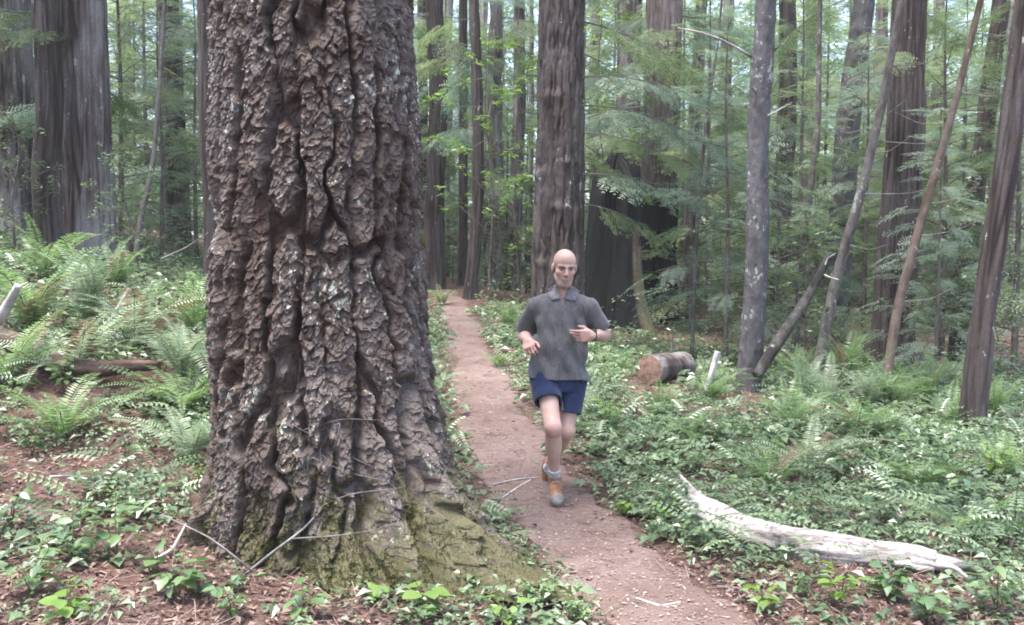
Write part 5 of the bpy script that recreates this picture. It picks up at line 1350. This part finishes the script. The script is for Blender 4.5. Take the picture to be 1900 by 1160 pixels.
def unit(v): v = np.asarray(v, float); return v / (np.linalg.norm(v) + 1e-9)
def runner():
    D = 6.35
    J = lambda px, py, dy=0.0: at(px, py, D + dy)
    root = gp(1030, D - 0.1)
    t = thing('person', 'bald person jogging down the trail in a grey short-sleeved shirt and navy shorts', 'person', root)
    # joints
    neck = J(1044, 556, .03); chest = J(1040, 600, .03); pelvis = J(1034, 706, .03)
    shR, shL = J(991, 570, .03), J(1096, 571, .01)
    elR, elL = J(972, 622, .16), J(1121, 622, .10)
    wrR, wrL = J(979, 632, -.06), J(1099, 623, -.10)
    hipR, hipL = J(1012, 704, .02), J(1061, 704, .04)
    knR, knL = J(1026, 793, -.20), J(1051, 800, -.02)
    anR, anL = J(1029, 884, -.05), J(1018, 866, .34)
    B3 = np.eye(3)
    pts = np.array([shR, shL, elR, elL, knR, anR, anL, J(1047, 455, 0), J(1028, 930, -.3)])
    s = SDF(pts.min(0) - [.13, .22, .05], pts.max(0) + [.13, .16, .04], 0.0048)
    # trunk, hidden by the clothes
    s.cone(pelvis + [0, .03, 0], chest, .07, .085, .02); s.cone(pelvis + [-.06, .03, 0], pelvis + [.06, .03, 0], .07, .07, .02); s.cone(chest - [.06, 0, 0], chest + [.06, 0, 0], .08, .08, .02); s.cone(chest, neck - [0, 0, .05], .085, .06, .02)
    s.cone(neck - [0, 0, .04], shR - [0, 0, .02], .036, .036, .01); s.cone(neck - [0, 0, .04], shL - [0, 0, .02], .036, .036, .01)
    # head in its own frame: f forward, r to the picture's right, u up
    yaw, pit = math.radians(7), math.radians(9)
    f = unit([math.sin(yaw), -math.cos(yaw) * math.cos(pit), -math.sin(pit)]); r_ = unit(np.cross(f, UP)) * -1
    r_ = unit(np.cross(UP, f)) * 1.0
    if r_[0] < 0: r_ = -r_
    u = unit(np.cross(r_, f)); u = u if u[2] > 0 else -u
    roll = math.radians(-3); r_, u = math.cos(roll) * r_ + math.sin(roll) * u, math.cos(roll) * u - math.sin(roll) * r_
    hc = J(1047, 497, -.02); HB = np.stack([r_, f, u]); sc = 1.03
    h = lambda a, b, c: hc + sc * (a * r_ + b * f + c * u)
    s.ell(h(0, -.012, .036), HB, np.array([.074, .094, .086]), .01)
    s.ell(h(0, .02, .045), HB, np.array([.066, .07, .068]), .02)
    s.ell(h(0, .026, -.045), HB, np.array([.055, .066, .080]), .03)
    s.ell(h(0, .060, -.104), HB, np.array([.027, .026, .022]), .03)
    for sg in (-1, 1):
        s.cone(h(sg * .047, -.005, -.055), h(sg * .024, .055, -.10), .017, .015, .03)
        s.ell(h(sg * .042, .056, -.022), HB, np.array([.018, .018, .014]), .03)
        s.cone(h(sg * .010, .087, .017), h(sg * .046, .070, .017), .0085, .0070, .016)
        s.ell(h(sg * .030, .100, .000), HB, np.array([.022, .022, .014]), .010, sub=True)
        s.ell(h(sg * .030, .073, .001), HB, np.array([.013, .012, .0095]), .004)
        s.ell(h(sg * .076, -.006, -.004), HB, np.array([.009, .019, .031]), .008)
        s.ell(h(sg * .010, .098, -.036), HB, np.array([.008, .009, .007]), .006)
    s.cone(h(0, .086, .014), h(0, .108, -.030), .0085, .0115, .010)
    s.ell(h(0, .086, -.064), HB, np.array([.024, .010, .0055]), .005); s.ell(h(0, .084, -.077), HB, np.array([.020, .010, .006]), .005)
    s.ell(h(0, .097, -.0705), HB, np.array([.021, .012, .0018]), .002, sub=True)
    s.cone(h(0, -.018, -.055), neck - [0, 0, .02], .050, .052, .02)
    # arms
    for sh, el, wr in ((shR, elR, wrR), (shL, elL, wrL)):
        s.cone(sh + (el - sh) * .15, el, .036, .040, .015); ax = unit(wr - el)
        s.cone(el, wr, .040, .027, .025); s.cone(el + ax * .03, el + ax * .12, .043, .036, .03)
    # hands
    def hand(wr, d, side, palm, curl, spread=1.0, size=1.0):
        d, palm = unit(d), None if palm is None else unit(palm); side = unit(side - d * (side @ d)); palm = unit(np.cross(d, side)) * (1 if np.cross(d, side) @ palm > 0 else -1)
        s.cone(wr - d * .02, wr + d * .02, .027, .026, .02)
        lens = (.078, .086, .080, .063)
        for k in range(4):
            o = (1.5 - k) * .0205 * size
            kn = wr + d * (.088 - .006 * abs(k - 1)) * size + side * o
            s.cone(wr + d * .02 + side * o * .75, kn, .0155, .0125, .012)
            a, p, rad = 0.0, kn, .0095
            for q, fr in enumerate((.5, .3, .22)):
                a += curl[k][q]; dd = d * math.cos(a) + palm * math.sin(a); e = p + dd * lens[k] * fr * size
                s.cone(p, e, rad, rad * .9, .0025); p = e; rad *= .92
        b = wr + d * .03 + side * .026; m = b + (side * .62 + d * .62 + palm * .42) * .045; e = m + unit(side * .12 + d * .95 + palm * .35) * .034
        s.cone(wr + d * .015 + side * .01, b, .019, .016, .015); s.cone(b, m, .0145, .012, .008); s.cone(m, e, .0115, .009, .004)
    fist = [(.75, 1.1, .7), (.8, 1.15, .7), (.85, 1.2, .7), (.9, 1.2, .7)]
    loose = [(.12, .35, .25), (.5, .8, .5), (.65, .95, .55), (.75, 1.0, .6)]
    hand(wrR, unit(wrR - elR) * .55 + np.array([.05, -.35, -.45]), np.array([.75, -.25, .35]), np.array([.35, .2, -.8]), fist)
    hand(wrL, np.array([-.86, -.42, .02]), np.array([-.08, -.15, .9]), np.array([-.25, .9, .05]), loose)
    # legs
    for hp, kn, an in ((hipR, knR, anR), (hipL, knL, anL)):
        s.cone(hp + [0, .02, 0], kn, .076, .054, .03)
        ax = unit(an - kn); back = unit(np.array([0, 1.0, .15]) - ax * (np.array([0, 1.0, .15]) @ ax))
        s.cone(kn, an, .050, .034, .03); s.ell(kn - back * .012, B3, np.array([.047, .045, .052]), .02)
        s.ell(kn + ax * .135 + back * .022, np.stack([np.cross(ax, back), back, ax]), np.array([.050, .046, .105]), .04)
    V, F = s.mesh()
    dh = lambda c, R: np.exp(-(((V - c) @ HB.T) / np.asarray(R))**2 @ np.ones(3))
    brow = np.maximum.reduce([np.clip(1.6 * dh(h(g * .030, .088, .015), (.020, .03, .0075)), 0, .85) for g in (-1, 1)])
    stub = np.clip(1.3 * dh(h(0, .07, -.085), (.065, .07, .036)), 0, 1); 
    flush = np.clip(.5 * dh(h(-.04, .08, -.03), (.025, .04, .025)) + .5 * dh(h(.04, .08, -.03), (.025, .04, .025)) + .9 * dh(h(0, .1, -.07), (.022, .02, .009)) + dh(h(0, .12, -.03), (.015, .03, .015)), 0, 1)
    for c, R in ((knR, .05), (wrR + [0, -.08, -.04], .06), (wrL + [-.08, 0, 0], .06), (elL, .05)): flush = np.maximum(flush, .8 * np.exp(-((V - c)**2).sum(1) / R**2))
    put('body', mesh_np('body', V - root, F, M['skin'], {'brow': brow, 'stubble': stub, 'flush': flush}, smooth=True), t)
    for g in (-1, 1):
        c = h(g * .030, .0745, .0015); a = np.linspace(0, 2 * np.pi, 14, endpoint=False); z = np.linspace(-1, 1, 9)[1:-1]
        ev = np.concatenate([[c + u * .0085 * 1], *[[c + .0118 * (math.sqrt(1 - q * q) * (math.cos(b) * r_ + math.sin(b) * f)) + u * .0078 * q for b in a] for q in z[::-1]], [c - u * .0085]])
        n_ = 14; ef4 = [[1 + i * n_ + j, 1 + (i + 1) * n_ + j, 1 + (i + 1) * n_ + (j + 1) % n_, 1 + i * n_ + (j + 1) % n_] for i in range(len(z) - 1) for j in range(n_)]
        l_ = len(ev) - 1; ef3 = [[0, 1 + j, 1 + (j + 1) % n_] for j in range(n_)] + [[l_, l_ - n_ + (j + 1) % n_, l_ - n_ + j] for j in range(n_)]
        put('eye', mesh_np('eye', ev - root, [np.array(ef4), np.array(ef3)], M['eye'], smooth=True), t)

    # shirt: a thin loose shell
    q = SDF([shR[0] - .17, D - .22, pelvis[2] - .05], [shL[0] + .19, D + .32, neck[2] + .1], 0.0058)
    S_ = lambda px, py, hw, b, dy=.03: (J(px, py, dy)[2], J(px, py, dy)[0], D + dy, hw, b)
    q.loft([S_(1034, 722, .212, .152), S_(1034, 700, .206, .148), S_(1036, 660, .180, .130), S_(1038, 625, .174, .122), S_(1041, 595, .180, .120), S_(1043, 574, .180, .108), S_(1044, 562, .160, .095), S_(1044, 552, .11, .078)], .02, 2.5)
    q.cone(neck + [-.03, 0, .006], shR + [.02, .0, .006], .060, .058, .04); q.cone(neck + [.03, 0, .006], shL + [-.02, 0, .006], .060, .058, .04)
    eR = shR + (elR - shR) * .80; eL = shL + (elL - shL) * .74
    q.cone(shR + [.012, 0, 0], shR + (elR - shR) * 1.15, .060, .068, .03); q.cone(shL - [.012, 0, 0], shL + (elL - shL) * 1.15, .060, .078, .03)
    X, Y, Z = q.grid()
    fold = 0.010 * perlin(X * 15, Y * 9, Z * 3.2) + 0.026 * perlin(X * 11 + Z * 6, Y * 7, Z * 4.0 - X * 8) * sstep(1.40, 1.10, Z) + 0.005 * perlin(X * 34, Y * 20, Z * 7)
    d = q.v - fold.astype(np.float32)
    # front placket stands proud; its line follows the chest
    cxz = np.interp(Z[0, 0], [J(0, 720)[2], J(0, 600)[2], J(0, 545)[2]], [J(1033, 720)[0], J(1040, 600)[0], J(1043, 545)[0]])[None, None, :]
    d = d - 0.0035 * (np.abs(X - cxz) < .017) * (Y < D)
    shell = np.maximum(d, -(d + .011))
    cut = lambda p, n_: (X - p[0]) * n_[0] + (Y - p[1]) * n_[1] + (Z - p[2]) * n_[2]
    nR, nL = unit(elR - shR), unit(elL - shL)
    near = lambda p, R: np.sqrt((X - p[0])**2 + (Y - p[1])**2 + (Z - p[2])**2) - R
    # sleeve ends: remove what lies past the end plane within reach of the arm
    for e, n_, el in ((eR, nR, elR), (eL, nL, elL)):
        kill = np.maximum(-cut(e, n_), near(e + n_ * .08, .125))
        shell = np.maximum(shell, -kill)
    hem = J(0, 703)[2] + (J(1036, 700)[0] - X) * .045 + .006 * perlin(X * 14, Y * 14, 0.5)
    shell = np.maximum(shell, hem - Z)
    # neck opening, dipping to a small V in front
    c = neck + [0, 0, .022]
    op = np.sqrt((X - c[0])**2 + ((Y - c[1] + .008) / 1.0)**2) - .060
    op = np.maximum(op, c[2] - .045 - Z)
    vee = np.maximum(np.abs(X - c[0]) - .55 * (Z - (c[2] - .055)), Y - (c[1] - .02))
    vee = np.maximum(vee, c[2] - .055 - Z)
    shell = np.maximum(shell, -op); shell = np.maximum(shell, -vee)
    q.v = shell.astype(np.float32); VS, FS = q.mesh()
    shirt = put('shirt', mesh_np('shirt', VS - root, FS, M['shirt'], smooth=True), t)
    # collar: a stand round the nape and two pointed flaps laid on the chest
    def front_y(x, z, past=.0):
        i, k = int(round((x - q.lo[0]) / q.h)), int(round((z - q.lo[2]) / q.h))
        colm = d[np.clip(i, 0, d.shape[0] - 1), :, np.clip(k, 0, d.shape[2] - 1)]; w_ = np.where(colm < 0)[0]
        ys_ = q.lo[1] + w_[0] * q.h if len(w_) else 9.0
        rr2 = .060**2 - (x - c[0])**2; yn = c[1] - math.sqrt(rr2) if rr2 > 0 else 9.0
        return min(ys_, yn if z > neck[2] - .02 else 9.0)
    def sheet(pf, nu_, nv_, nm):
        G = np.array([[pf(a_, b_) for b_ in np.linspace(0, 1, nv_)] for a_ in np.linspace(0, 1, nu_)])
        Fg = np.array([[i * nv_ + j, (i + 1) * nv_ + j, (i + 1) * nv_ + j + 1, i * nv_ + j + 1] for i in range(nu_ - 1) for j in range(nv_ - 1)])
        co = put('collar', mesh_np(nm, G.reshape(-1, 3) - root, Fg, M['collar'], smooth=True), shirt)
        so = co.modifiers.new('thickness', 'SOLIDIFY'); so.thickness = .005; so.offset = 0
    for A, Bq, Cq, Dq in (((1031, 528), (1041, 555), (1022, 558), (1016, 537)), ((1060, 529), (1046, 555), (1068, 560), (1075, 539))):
        def pf(a_, b_, P4=(A, Bq, Cq, Dq)):
            P4 = np.array(P4, float); px, py = (1 - a_) * ((1 - b_) * P4[0] + b_ * P4[3]) + a_ * ((1 - b_) * P4[1] + b_ * P4[2])
            w3 = J(px, py, -.05); y = min(front_y(w3[0], w3[2]), D + .05)
            w3 = J(px, py, y - D - .006 - .010 * (1 - a_) * (1 - b_)); return w3
        sheet(pf, 9, 7, 'collar')
    def ring(a_, b_):
        an_ = math.pi / 2 + (a_ - .5) * 2 * math.radians(150); fr = abs(a_ - .5) * 2
        top = neck[2] + .095 - .045 * fr**2; rr2 = .057 + .032 * b_ * (1 - .3 * fr)
        return np.array([c[0] + rr2 * math.cos(an_), c[1] + rr2 * math.sin(an_), top + .012 * math.sin(math.pi * b_) - .055 * b_])
    sheet(ring, 31, 5, 'collar')
    for py in (575, 598, 622, 646, 670):
        tx = float(np.interp(J(0, py)[2], [J(0, 720)[2], J(0, 600)[2], J(0, 545)[2]], [J(1033, 720)[0], J(1040, 600)[0], J(1043, 545)[0]])); tz = J(0, py)[2]
        k = np.argmin((VS[:, 0] - tx)**2 + (VS[:, 2] - tz)**2 + .02 * (VS[:, 1] - (D - .2))**2); p = VS[k]
        a = np.linspace(0, 2 * np.pi, 10, endpoint=False)
        bv = np.concatenate([[p + [0, -.005, 0]], [p + [.006 * math.cos(x), -.003, .006 * math.sin(x)] for x in a], [p + [.006 * math.cos(x), .002, .006 * math.sin(x)] for x in a]])
        bf3 = np.array([[0, 1 + j, 1 + (j + 1) % 10] for j in range(10)]); bf4 = np.array([[1 + j, 11 + j, 11 + (j + 1) % 10, 1 + (j + 1) % 10] for j in range(10)])
        put('button', mesh_np('button', bv - root, [bf4, bf3], M['button']), shirt)

    # shorts
    q = SDF([hipR[0] - .2, D - .35, knR[2] - .02], [hipL[0] + .2, D + .3, pelvis[2] + .1], 0.006)
    q.loft([(pelvis[2] + .06, pelvis[0], D + .03, .165, .12), (pelvis[2] - .02, pelvis[0], D + .025, .178, .13), (pelvis[2] - .07, pelvis[0], D + .015, .165, .125)], .03, 2.4)
    hmR = hipR + (knR - hipR) * .47; hmL = hipL + (knL - hipL) * .66
    q.cone(hipR + [-.012, 0, 0], hipR + (knR - hipR) * .8, .098, .090, .012); q.cone(hipL + [.012, .02, 0], hipL + (knL - hipL) * .9, .094, .084, .008)
    X, Y, Z = q.grid()
    d = q.v - (0.006 * perlin(X * 11, Y * 11, Z * 8) + .003 * perlin(X * 26, Y * 26, Z * 16)).astype(np.float32)
    shell = np.maximum(d, -(d + .011))
    mid = (hipR[0] + hipL[0]) / 2 + .012
    cR = (X - hmR[0]) * unit(knR - hipR)[0] + (Y - hmR[1]) * unit(knR - hipR)[1] + (Z - hmR[2]) * unit(knR - hipR)[2]
    cL = (X - hmL[0]) * unit(knL - hipL)[0] + (Y - hmL[1]) * unit(knL - hipL)[1] + (Z - hmL[2]) * unit(knL - hipL)[2]
    # the two legs of the shorts are cut on either side of the line between the thighs
    wR = np.sqrt((X - hmR[0])**2 + (Y - hmR[1])**2 + (Z - hmR[2])**2); wL = np.sqrt((X - hmL[0])**2 + (Y - hmL[1])**2 + (Z - hmL[2])**2)
    shell = np.maximum(shell, np.where(X < mid + .25 * (pelvis[2] - .16 - Z) * 0, cR, cL))
    q.v = shell.astype(np.float32); VP, FP = q.mesh()
    put('shorts', mesh_np('shorts', VP - root, FP, M['shorts'], smooth=True), t)

    # socks and shoes
    def shoe(an, d, up):
        d = unit(d); up = unit(up - d * (up @ d)); sd = np.cross(d, up); B = np.stack([d, sd, up])
        hb = an - up * .045
        q = SDF(an - .30, an + .30, 0.0045)
        q.ell(hb + d * -.005 + up * .012, B, np.array([.058, .040, .052]), .02); q.ell(hb + d * .075, B, np.array([.085, .044, .042]), .03)
        q.ell(hb + d * .145 - up * .012, B, np.array([.062, .047, .030]), .03); q.cone(hb + d * .0 + up * .03, an + up * .018, .043, .041, .02)
        X, Y, Z = q.grid(); hgt = (X - hb[0]) * up[0] + (Y - hb[1]) * up[1] + (Z - hb[2]) * up[2]
        top = (X - an[0]) * up[0] + (Y - an[1]) * up[1] + (Z - an[2]) * up[2]
        full = q.v.copy()
        q.v = np.maximum(np.maximum(full, -.026 - hgt), top - .022 ).astype(np.float32); V1, F1 = q.mesh()
        so_ = put('shoe', mesh_np('shoe', V1 - root, F1, M['shoe'], smooth=True), t)
        q.v = np.maximum(np.maximum(full - .006, hgt + .018), -.044 - hgt).astype(np.float32); V2, F2 = q.mesh()
        put('sole', mesh_np('sole', V2 - root, F2, M['sole'], smooth=True), so_)
        # toe cap and laces
        q.v = np.maximum(np.maximum(full - .003, .145 - ((X - hb[0]) * d[0] + (Y - hb[1]) * d[1] + (Z - hb[2]) * d[2])), -.018 - hgt).astype(np.float32); V3, F3 = q.mesh()
        put('toe_cap', mesh_np('toe_cap', V3 - root, F3, M['sole'], smooth=True), so_)
        for k in range(4):
            p = hb + d * (.055 + .022 * k) + up * (.048 - .010 * k)
            V4, Fs4 = tube([p + sd * .024 - up * .006, p + up * .002, p - sd * .024 - up * .006], .003, .003, 5, 6)
            put('lace', mesh_np('lace', V4 - root, Fs4, M['sock'], {'tint': np.full(len(V4), .5)}), so_)
        q.v.fill(1.0); q.cone(an + up * .01, an + up * .075, .0425, .040, .005); d_ = q.v
        q.v = np.maximum(d_, top - .062); V5, F5 = q.mesh(); put('sock', mesh_np('sock', V5 - root, F5, M['sock'], smooth=True), t)
    shR_up = unit(knR - anR)
    shoe(anR, np.array([.05, -.86, -.50]), shR_up)
    shoe(anL, np.array([.03, .10, -.95]), np.array([0.05, -.9, .1]) * 1.0)
    # watch on the far wrist, thin band on the other
    for wr, el, w_, nm, rr_ in ((wrL, elL, .028, 'watch', .0345), (wrR, elR, .008, 'wrist_band', .031)):
        ax = unit(wr - el); p = wr - ax * .004
        a1 = unit(np.cross(ax, UP)); a2 = np.cross(ax, a1); th = np.linspace(0, 2 * np.pi, 26, endpoint=False)
        prof = [(-w_ / 2, rr_ - .004), (-w_ / 2, rr_ + .002), (w_ / 2, rr_ + .001), (w_ / 2, rr_ - .004)]
        V6 = np.array([[p + ax * x + r0 * (math.cos(b) * a1 + math.sin(b) * a2) for b in th] for x, r0 in prof]).reshape(-1, 3)
        F6 = np.array([[i * 26 + j, i * 26 + (j + 1) % 26, ((i + 1) % 4) * 26 + (j + 1) % 26, ((i + 1) % 4) * 26 + j] for i in range(4) for j in range(26)])
        wo = put(nm, mesh_np(nm, V6 - root, F6, M['watch'], smooth=True), t)
        if nm == 'watch':
            nrm = unit(np.array([.1, -.5, .85])); nrm = unit(nrm - ax * (nrm @ ax)); b1 = np.cross(ax, nrm); cc = p + nrm * (rr_ + .001)
            ring = [(0, .009), (.014, .009), (.018, .006), (.019, -.002)]
            V7 = np.array([[cc + nrm * z + r0 * (math.cos(b) * ax + math.sin(b) * b1) for b in th] for r0, z in ring[1:]]).reshape(-1, 3); V7 = np.concatenate([V7, [cc + nrm * .009]])
            F7 = np.array([[i * 26 + j, i * 26 + (j + 1) % 26, (i + 1) * 26 + (j + 1) % 26, (i + 1) * 26 + j] for i in range(2) for j in range(26)])
            put('dial', mesh_np('dial', V7 - root, [F7, np.array([[78, (j + 1) % 26, j] for j in range(26)])], M['watch'], smooth=True), wo)
    return t
runner()
